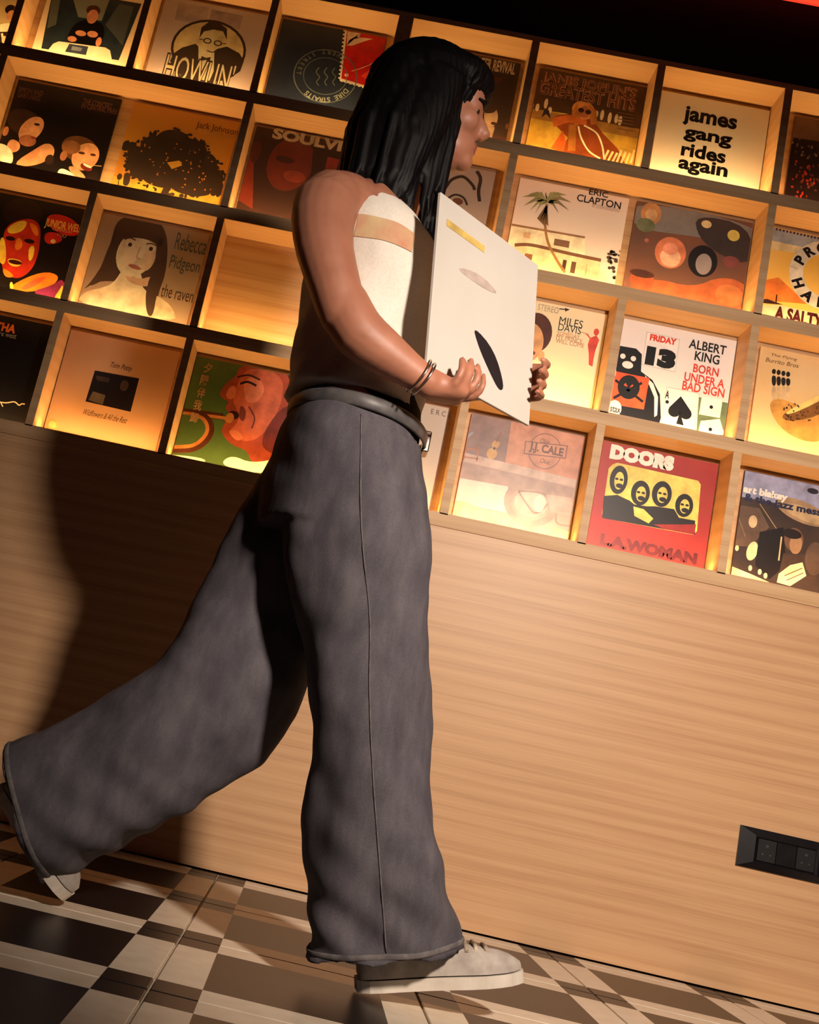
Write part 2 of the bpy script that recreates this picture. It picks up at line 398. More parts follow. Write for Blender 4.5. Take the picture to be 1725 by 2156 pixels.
# ------------------------------------------------------------------ record sleeves
# printed covers, in units of the sleeve (0..1 across and up): p polygon, e ellipse, l stroke, t lettering, r lettering on a circle
ART = {
"man_edge":{"row":1,"x":-0.327,"w":0.314,"bg":[214,196,150],"bg2":[190,165,110],"items":[["e",[40,25,20],[0.842,0.548],0.052,0.051,0,0],["e",[205,150,115],[0.864,0.486],0.04,0.059,0,0],["p",[235,225,195],[[0.714,0.303],[0.809,0.396],[0.935,0.413],[0.971,0.317],[0.776,0.249]],1],["p",[45,25,20],[[0.678,0.265],[0.966,0.336],[0.982,0.145],[0.673,0.119]],0],["l",[225,205,165],0.02,[[0.831,0.287],[0.882,0.169]]],["e",[215,190,150],[0.865,0.232],0.02,0.034,0,0]]},
"table_photo":{"row":1,"x":0.034,"w":0.314,"bg":[236,222,196],"bg2":[222,205,172],"items":[["p",[34,44,56],[[0.031,0.851],[0.896,0.868],[0.833,0.242],[0.088,0.21]],0],["p",[120,125,118],[[0.21,0.847],[0.589,0.866],[0.571,0.612],[0.345,0.605]],0],["p",[86,92,90],[[0.036,0.831],[0.119,0.838],[0.158,0.482],[0.085,0.425]],0],["p",[70,78,82],[[0.692,0.825],[0.832,0.824],[0.829,0.399],[0.616,0.58]],0],["p",[14,12,14],[[0.3,0.337],[0.305,0.493],[0.398,0.596],[0.573,0.602],[0.634,0.512],[0.63,0.346],[0.544,0.287],[0.4,0.307]],1],["e",[70,40,28],[0.467,0.704],0.068,0.055,0,0],["e",[196,128,98],[0.475,0.638],0.052,0.076,0,0],["e",[205,140,105],[0.347,0.368],0.044,0.03,0,0],["e",[205,140,105],[0.411,0.443],0.052,0.03,0,0],["e",[205,140,105],[0.523,0.457],0.052,0.034,0,0],["e",[205,140,105],[0.6,0.391],0.028,0.051,0,0],["p",[240,230,205],[[0.141,0.17],[0.185,0.282],[0.231,0.317],[0.677,0.346],[0.728,0.326],[0.773,0.224],[0.783,0.114],[0.136,0.087]],0],["p",[52,58,78],[[0.334,0.313],[0.517,0.322],[0.518,0.23],[0.316,0.223]],0],["p",[110,120,140],[[0.366,0.295],[0.468,0.296],[0.459,0.258],[0.368,0.254]],0],["t",[142,92,60],"MR. A-Z",0.233,0.016,0.448,0.173,0.03,0]]},
"oval_portrait":{"row":1,"x":0.381,"w":0.314,"bg":[222,210,214],"bg2":[206,192,198],"items":[["p",[188,172,178],[[0.132,0.952],[0.426,0.963],[0.442,0.779],[0.141,0.767]],0],["p",[176,158,166],[[0.457,0.949],[0.764,0.941],[0.761,0.796],[0.46,0.783]],0],["e",[14,12,14],[0.525,0.53],0.356,0.314,0,0],["e",[232,206,158],[0.525,0.53],0.332,0.288,0,0],["p",[14,12,14],[[0.2,0.338],[0.216,0.423],[0.28,0.498],[0.393,0.563],[0.459,0.516],[0.522,0.447],[0.582,0.542],[0.688,0.596],[0.818,0.552],[0.879,0.483],[0.869,0.37],[0.776,0.259],[0.61,0.193],[0.401,0.188],[0.269,0.241]],0],["p",[240,226,190],[[0.424,0.549],[0.521,0.488],[0.577,0.561],[0.626,0.317],[0.608,0.202],[0.505,0.211]],0],["e",[236,212,168],[0.532,0.634],0.096,0.127,0,0],["p",[14,12,14],[[0.414,0.629],[0.406,0.741],[0.462,0.815],[0.561,0.825],[0.645,0.781],[0.672,0.664],[0.616,0.744],[0.524,0.745],[0.441,0.707]],0],["e",[14,12,14],[0.495,0.616],0.04,0.03,0,0],["e",[236,212,168],[0.495,0.616],0.028,0.019,0,0],["e",[14,12,14],[0.597,0.612],0.04,0.03,0,0],["e",[236,212,168],[0.597,0.612],0.028,0.019,0,0],["l",[14,12,14],0.008,[[0.416,0.619],[0.454,0.617]]],["l",[14,12,14],0.008,[[0.638,0.615],[0.681,0.625]]],["l",[14,12,14],0.01,[[0.514,0.517],[0.562,0.507],[0.604,0.526]]],["p",[14,12,14],[[0.476,0.448],[0.524,0.438],[0.565,0.457],[0.568,0.406],[0.529,0.418],[0.487,0.399]],0],["t",[14,12,14],"HOWLIN'",0.158,0.136,0.669,0.296,0.06,0],["t",[240,226,190],"HOWLIN'",0.169,0.148,0.653,0.267,0,0]]},
"postmark":{"row":1,"x":0.739,"w":0.314,"bg":[26,34,56],"bg2":[46,54,74],"items":[["p",[232,220,205],[[0.579,1.022],[1.087,1.038],[1.085,0.419],[0.643,0.465]],0],["e",[26,34,56],[0.586,1.013],0.012,0.013,0,0],["e",[26,34,56],[0.59,0.971],0.012,0.013,0,0],["e",[26,34,56],[0.595,0.929],0.012,0.013,0,0],["e",[26,34,56],[0.6,0.888],0.012,0.013,0,0],["e",[26,34,56],[0.604,0.846],0.012,0.013,0,0],["e",[26,34,56],[0.609,0.805],0.012,0.013,0,0],["e",[26,34,56],[0.613,0.763],0.012,0.013,0,0],["e",[26,34,56],[0.618,0.722],0.012,0.013,0,0],["e",[26,34,56],[0.622,0.681],0.012,0.013,0,0],["e",[26,34,56],[0.627,0.639],0.012,0.013,0,0],["e",[26,34,56],[0.632,0.598],0.012,0.013,0,0],["e",[26,34,56],[0.636,0.557],0.012,0.013,0,0],["e",[26,34,56],[0.641,0.516],0.012,0.013,0,0],["e",[26,34,56],[0.645,0.475],0.012,0.013,0,0],["e",[26,34,56],[0.654,0.457],0.012,0.013,0,0],["e",[26,34,56],[0.696,0.453],0.012,0.013,0,0],["e",[26,34,56],[0.738,0.45],0.012,0.013,0,0],["e",[26,34,56],[0.78,0.446],0.012,0.013,0,0],["e",[26,34,56],[0.823,0.443],0.012,0.013,0,0],["e",[26,34,56],[0.865,0.439],0.012,0.013,0,0],["e",[26,34,56],[0.907,0.436],0.012,0.013,0,0],["e",[26,34,56],[0.949,0.432],0.012,0.013,0,0],["e",[26,34,56],[0.991,0.429],0.012,0.013,0,0],["e",[26,34,56],[1.033,0.426],0.012,0.013,0,0],["e",[26,34,56],[1.076,0.422],0.012,0.013,0,0],["p",[186,30,28],[[0.616,0.999],[1.065,1.013],[1.051,0.452],[0.668,0.495]],0],["p",[230,200,180],[[0.623,0.99],[0.749,0.996],[0.742,0.944],[0.659,0.905],[0.714,0.948],[0.875,0.962],[0.809,0.927],[0.697,0.852],[0.645,0.841]],0],["p",[210,70,55],[[0.84,0.558],[1.008,0.756],[0.995,0.641],[0.89,0.538]],0],["l",[236,200,180],0.006,[[0.744,0.587],[0.883,0.678],[1.015,0.808]]],["e",[225,190,160],[0.708,0.539],0.02,0.017,0,0],["e",[92,104,112],[0.516,0.488],0.3,0.28,0,0.965],["e",[92,104,112],[0.516,0.488],0.208,0.195,0,0.965],["l",[96,106,110],0.01,[[0.441,0.563],[0.425,0.509],[0.466,0.467],[0.45,0.413],[0.476,0.379]]],["l",[96,106,110],0.01,[[0.514,0.579],[0.499,0.525],[0.539,0.483],[0.524,0.429],[0.549,0.394]]],["l",[96,106,110],0.01,[[0.588,0.594],[0.572,0.54],[0.613,0.499],[0.597,0.445],[0.623,0.41]]],["r",[120,130,132],"EVERY STREET",[0.516,0.488],0.248,60,185,0.06,0],["r",[140,152,146],"DIRE STRAITS",[0.516,0.488],0.248,-28,-122,0.068,0.02]]},
"revival":{"row":1,"x":1.14,"w":0.314,"bg":[20,17,20],"bg2":[36,24,26],"items":[["t",[226,210,190],"CREEDENCE CLEARWATER REVIVAL",0.034,0.866,0.924,0.122,0.03,0],["p",[60,22,26],[[0.057,0.115],[1.056,0.231],[1.005,0.025],[0.052,-0.083]],0],["e",[200,170,140],[0.822,0.403],0.064,0.11,10,0],["e",[40,24,22],[0.771,0.486],0.088,0.059,0,0],["e",[60,30,28],[0.86,0.337],0.028,0.017,0,0],["p",[190,165,135],[[0.776,0.309],[0.876,0.301],[0.869,0.191],[0.787,0.203]],0],["p",[70,36,30],[[0.599,0.79],[0.863,0.816],[0.83,0.749],[0.652,0.741]],0],["e",[170,135,110],[0.518,0.263],0.056,0.093,0,0],["e",[160,125,100],[0.243,0.303],0.056,0.093,0,0],["e",[120,80,66],[0.985,0.334],0.016,0.03,0,0]]},
"field_photo":{"row":1,"x":1.511,"w":0.314,"bg":[66,46,36],"bg2":[88,62,44],"items":[["p",[186,152,62],[[-0.131,0.517],[0.038,0.563],[0.346,0.579],[1.105,0.516],[1.031,0.139],[-0.071,0.048]],0],["p",[150,112,58],[[-0.051,0.564],[1.097,0.564],[1.091,0.464],[-0.043,0.466]],0],["e",[215,195,165],[-0.011,0.592],0.018,0.038,0,0],["e",[90,60,45],[-0.015,0.636],0.012,0.013,0,0],["e",[215,195,165],[0.043,0.584],0.018,0.042,0,0],["e",[90,60,45],[0.039,0.633],0.012,0.013,0,0],["e",[215,195,165],[0.114,0.639],0.018,0.055,0,0],["e",[90,60,45],[0.107,0.702],0.012,0.013,0,0],["e",[215,195,165],[0.16,0.579],0.018,0.038,0,0],["e",[90,60,45],[0.157,0.623],0.012,0.013,0,0],["e",[215,195,165],[0.638,0.632],0.018,0.055,0,0],["e",[90,60,45],[0.632,0.696],0.012,0.013,0,0],["e",[215,195,165],[0.711,0.618],0.018,0.059,0,0],["e",[90,60,45],[0.704,0.686],0.012,0.013,0,0],["e",[215,195,165],[0.772,0.622],0.018,0.051,0,0],["e",[90,60,45],[0.767,0.68],0.012,0.013,0,0],["e",[215,195,165],[0.809,0.61],0.018,0.051,0,0],["e",[90,60,45],[0.804,0.668],0.012,0.013,0,0],["e",[215,195,165],[0.585,0.631],0.018,0.038,0,0],["e",[90,60,45],[0.582,0.675],0.012,0.013,0,0],["e",[215,195,165],[0.505,0.634],0.018,0.034,0,0],["e",[90,60,45],[0.503,0.673],0.012,0.013,0,0],["p",[50,40,52],[[0.108,0.568],[0.151,0.577],[0.183,0.495],[0.132,0.533],[0.096,0.486]],0],["p",[128,62,30],[[0.322,0.191],[0.368,0.338],[0.227,0.445],[0.229,0.535],[0.346,0.579],[0.449,0.542],[0.55,0.574],[0.677,0.443],[0.827,0.329],[0.918,0.193],[0.417,0.153]],0],["p",[196,92,40],[[0.233,0.201],[0.313,0.404],[0.359,0.287],[0.351,0.177]],0],["p",[150,96,44],[[0.355,0.473],[0.423,0.487],[0.458,0.22],[0.39,0.205]],0],["e",[196,132,74],[0.463,0.644],0.108,0.093,-15,0],["p",[170,104,52],[[0.36,0.602],[0.397,0.7],[0.472,0.508],[0.417,0.466]],0],["p",[170,104,52],[[0.499,0.722],[0.58,0.66],[0.61,0.528],[0.551,0.515]],0],["e",[160,96,66],[0.475,0.627],0.048,0.064,0,0],["e",[52,32,26],[0.442,0.64],0.028,0.025,0,0],["e",[52,32,26],[0.509,0.634],0.028,0.025,0,0],["p",[176,92,46],[[0.19,0.506],[0.33,0.566],[0.51,0.546],[0.518,0.498],[0.343,0.49],[0.223,0.415]],0],["l",[232,218,190],0.016,[[0.443,0.472],[0.487,0.363],[0.577,0.246],[0.691,0.192]]],["l",[232,218,190],0.016,[[0.493,0.492],[0.616,0.44],[0.686,0.328],[0.723,0.209]]],["l",[228,205,150],0.02,[[0.753,0.293],[0.715,0.149]]],["l",[228,205,150],0.02,[[0.794,0.287],[0.757,0.158]]],["l",[228,205,150],0.02,[[0.834,0.282],[0.8,0.167]]],["l",[228,205,150],0.02,[[0.868,0.318],[0.842,0.176]]],["l",[228,205,150],0.02,[[0.908,0.312],[0.884,0.185]]],["l",[228,205,150],0.02,[[0.948,0.306],[0.926,0.194]]],["l",[228,205,150],0.02,[[0.982,0.343],[0.969,0.204]]],["t",[158,108,84],"JANIS JOPLIN'S",0.026,0.84,0.895,0.127,0.05,0],["t",[70,46,36],"JANIS JOPLIN'S",0.029,0.846,0.889,0.115,-0.012,0],["t",[158,108,84],"GREATEST HITS",0.024,0.724,0.904,0.14,0.05,0],["t",[70,46,36],"GREATEST HITS",0.027,0.73,0.898,0.128,-0.012,0],["l",[120,92,70],0.008,[[0.77,0.69],[0.919,0.693]]],["l",[120,92,70],0.008,[[0.775,0.657],[0.925,0.659]]],["l",[120,92,70],0.008,[[0.78,0.623],[0.93,0.626]]],["l",[120,92,70],0.008,[[0.786,0.59],[0.935,0.593]]],["l",[120,92,70],0.008,[[0.791,0.557],[0.94,0.559]]],["l",[120,92,70],0.008,[[0.796,0.523],[0.945,0.526]]]]},
"bold_words":{"row":1,"x":1.87,"w":0.314,"bg":[240,234,224],"bg2":[232,226,216],"items":[["t",[14,12,14],"james",0.225,0.691,0.494,0.2,0.035,0],["t",[14,12,14],"gang",0.257,0.531,0.44,0.129,0.035,0],["t",[14,12,14],"rides",0.257,0.379,0.407,0.142,0.035,0],["t",[14,12,14],"again",0.251,0.208,0.45,0.17,0.035,0],["l",[30,8,10],0.02,[[0.011,1.057],[0.033,1.055]]],["l",[30,8,10],0.02,[[0.045,1.054],[0.089,1.056]]],["l",[30,8,10],0.02,[[0.089,1.054],[0.133,1.056]]],["l",[30,8,10],0.02,[[0.145,1.055],[0.167,1.053]]],["l",[30,8,10],0.02,[[0.185,1.054],[0.216,1.053]]],["l",[30,8,10],0.02,[[0.223,1.052],[0.267,1.054]]],["l",[30,8,10],0.02,[[0.274,1.052],[0.306,1.052]]],["l",[30,8,10],0.02,[[0.313,1.05],[0.357,1.052]]],["l",[30,8,10],0.02,[[0.357,1.05],[0.401,1.052]]],["l",[30,8,10],0.02,[[0.413,1.052],[0.435,1.049]]],["l",[30,8,10],0.02,[[0.446,1.049],[0.49,1.051]]],["l",[30,8,10],0.02,[[0.502,1.05],[0.524,1.048]]],["l",[30,8,10],0.02,[[0.542,1.049],[0.573,1.048]]],["l",[30,8,10],0.02,[[0.586,1.048],[0.617,1.047]]],["l",[30,8,10],0.02,[[0.625,1.046],[0.668,1.048]]],["l",[30,8,10],0.02,[[0.68,1.048],[0.702,1.045]]],["l",[30,8,10],0.02,[[0.724,1.047],[0.746,1.044]]],["l",[30,8,10],0.02,[[0.758,1.044],[0.801,1.046]]],["l",[30,8,10],0.02,[[0.809,1.045],[0.839,1.044]]],["l",[30,8,10],0.02,[[0.847,1.043],[0.89,1.045]]],["l",[30,8,10],0.02,[[0.891,1.042],[0.935,1.044]]],["l",[30,8,10],0.02,[[0.942,1.043],[0.972,1.042]]],["l",[30,8,10],0.02,[[0.986,1.042],[1.017,1.042]]]]},
"crowd":{"row":1,"x":2.256,"w":0.314,"bg":[58,34,32],"bg2":[120,84,70],"items":[["p",[30,18,22],[[-0.037,0.771],[0.308,0.787],[0.385,0.129],[-0.043,0.132]],0],["e",[96,44,38],[0.231,0.34],0.014,0.018,0,0],["e",[96,72,66],[0.07,0.773],0.007,0.014,0,0],["e",[120,36,32],[0.109,0.447],0.006,0.011,0,0],["e",[140,40,32],[0.148,0.205],0.008,0.019,0,0],["e",[120,36,32],[0.085,0.392],0.007,0.021,0,0],["e",[120,36,32],[0.06,0.282],0.015,0.012,0,0],["e",[120,36,32],[0.31,0.494],0.008,0.021,0,0],["e",[140,40,32],[0.129,0.168],0.009,0.013,0,0],["e",[96,72,66],[0.054,0.706],0.009,0.019,0,0],["e",[74,44,40],[0.209,0.433],0.007,0.013,0,0],["e",[120,36,32],[0.138,0.35],0.011,0.017,0,0],["e",[96,44,38],[0.091,0.153],0.015,0.013,0,0],["e",[140,40,32],[0.154,0.453],0.01,0.016,0,0],["e",[96,72,66],[0.002,0.762],0.012,0.021,0,0],["e",[70,52,50],[0.049,0.636],0.009,0.013,0,0],["e",[96,44,38],[0.206,0.312],0.012,0.018,0,0],["e",[70,52,50],[0.123,0.618],0.015,0.01,0,0],["e",[120,36,32],[0.141,0.409],0.009,0.02,0,0],["e",[70,52,50],[0.175,0.618],0.009,0.019,0,0],["e",[74,44,40],[0.23,0.354],0.016,0.011,0,0],["e",[140,40,32],[0.089,0.145],0.006,0.018,0,0],["e",[116,90,80],[0.113,0.647],0.01,0.009,0,0],["e",[70,52,50],[0.258,0.827],0.009,0.011,0,0],["e",[120,36,32],[0.318,0.478],0.012,0.019,0,0],["e",[120,36,32],[0.061,0.511],0.007,0.014,0,0],["e",[120,36,32],[0.11,0.193],0.016,0.014,0,0],["e",[140,40,32],[0.192,0.34],0.009,0.014,0,0],["e",[116,90,80],[0.26,0.773],0.016,0.016,0,0],["e",[96,72,66],[0.164,0.598],0.011,0.015,0,0],["e",[96,44,38],[0.191,0.492],0.014,0.018,0,0],["e",[74,44,40],[0.245,0.395],0.01,0.017,0,0],["e",[74,44,40],[0.114,0.487],0.016,0.013,0,0],["e",[140,40,32],[0.115,0.241],0.011,0.012,0,0],["e",[74,44,40],[0.223,0.526],0.009,0.017,0,0],["e",[74,44,40],[0.27,0.29],0.015,0.011,0,0],["e",[74,44,40],[0.277,0.547],0.016,0.015,0,0],["e",[70,52,50],[0.159,0.714],0.015,0.015,0,0],["e",[140,40,32],[0.248,0.358],0.008,0.018,0,0],["e",[140,40,32],[0.213,0.387],0.009,0.016,0,0],["e",[96,72,66],[0.263,0.665],0.008,0.016,0,0],["e",[116,90,80],[0.187,0.71],0.008,0.018,0,0],["e",[120,36,32],[0.351,0.206],0.007,0.01,0,0],["e",[96,72,66],[0.1,0.691],0.011,0.014,0,0],["e",[96,44,38],[0.148,0.375],0.012,0.012,0,0],["e",[70,52,50],[0.252,0.848],0.016,0.019,0,0],["e",[74,44,40],[0.295,0.389],0.016,0.015,0,0],["e",[116,90,80],[0.105,0.615],0.009,0.016,0,0],["e",[140,40,32],[0.331,0.31],0.01,0.016,0,0],["e",[120,36,32],[0.185,0.515],0.012,0.016,0,0],["e",[96,44,38],[0.342,0.212],0.01,0.02,0,0],["e",[116,90,80],[0.004,0.721],0.015,0.015,0,0],["e",[140,40,32],[0.158,0.234],0.01,0.021,0,0],["e",[140,40,32],[0.174,0.504],0.01,0.019,0,0],["e",[74,44,40],[0.089,0.409],0.011,0.014,0,0],["e",[140,40,32],[0.165,0.163],0.015,0.01,0,0],["e",[140,40,32],[0.056,0.357],0.008,0.009,0,0],["e",[140,40,32],[0.066,0.54],0.011,0.012,0,0],["e",[120,36,32],[0.322,0.332],0.011,0.019,0,0],["e",[70,52,50],[0.223,0.647],0.012,0.015,0,0],["e",[96,44,38],[0.226,0.432],0.006,0.01,0,0],["e",[74,44,40],[0.132,0.341],0.013,0.009,0,0],["e",[120,36,32],[0.149,0.363],0.006,0.012,0,0],["e",[120,36,32],[0.198,0.215],0.006,0.018,0,0],["e",[140,40,32],[0.163,0.437],0.015,0.019,0,0],["e",[120,36,32],[0.185,0.37],0.015,0.014,0,0],["e",[96,72,66],[0.234,0.637],0.013,0.014,0,0],["e",[74,44,40],[0.139,0.294],0.007,0.015,0,0],["e",[74,44,40],[0.191,0.496],0.011,0.014,0,0],["e",[116,90,80],[0.153,0.794],0.008,0.019,0,0],["e",[96,44,38],[0.272,0.401],0.009,0.014,0,0]]},
"singers":{"row":2,"x":0.023,"w":0.314,"bg":[18,15,17],"bg2":[30,22,24],"items":[["t",[112,74,66],"SIMON AND",0.028,0.877,0.235,0.05,0,0],["t",[112,74,66],"GARFUNKEL",0.035,0.818,0.225,0.054,0,0],["t",[124,82,74],"THE CONCERT",0.651,0.88,0.278,0.055,0,0],["t",[124,82,74],"IN CENTRAL PARK",0.649,0.835,0.346,0.055,0,0],["e",[58,40,32],[0.175,0.579],0.176,0.127,-20,0],["e",[205,150,115],[0.253,0.526],0.096,0.144,-25,0],["e",[150,96,70],[0.25,0.407],0.08,0.059,0,0],["p",[205,150,115],[[0.079,0.4],[0.195,0.375],[0.203,0.279],[0.077,0.242]],1],["e",[190,130,98],[0.026,0.457],0.028,0.051,0,0],["e",[40,24,20],[0.292,0.584],0.028,0.013,0,0],["e",[120,50,40],[0.294,0.446],0.024,0.013,0,0],["p",[230,222,205],[[-0.117,0.284],[0.04,0.342],[0.163,0.26],[0.176,0.116],[-0.096,0.116]],1],["p",[190,132,98],[[0.168,0.144],[0.362,0.362],[0.427,0.425],[0.51,0.384],[0.5,0.255],[0.33,0.15]],1],["e",[200,146,110],[0.452,0.332],0.072,0.085,0,0],["e",[50,34,30],[0.498,0.264],0.04,0.051,0,0],["e",[96,62,38],[0.744,0.425],0.176,0.127,-10,0],["e",[214,158,118],[0.815,0.362],0.12,0.144,-20,0],["e",[130,86,56],[0.662,0.427],0.088,0.068,0,0],["e",[150,100,74],[0.616,0.329],0.032,0.051,0,0],["e",[70,40,30],[0.771,0.391],0.032,0.013,0,0],["e",[70,40,30],[0.879,0.395],0.028,0.013,0,0],["e",[110,40,34],[0.85,0.262],0.06,0.034,-15,0],["e",[235,225,210],[0.855,0.278],0.044,0.013,-15,0],["p",[232,226,214],[[0.611,0.21],[0.726,0.186],[0.864,0.109],[0.602,0.111]],1],["p",[205,150,115],[[0.669,0.232],[0.754,0.251],[0.899,0.146],[0.786,0.131]],1],["l",[180,150,110],0.008,[[0.905,0.293],[0.985,0.301]]],["p",[34,24,24],[[0.876,0.199],[0.958,0.266],[0.991,0.137],[0.864,0.109]],1]]},
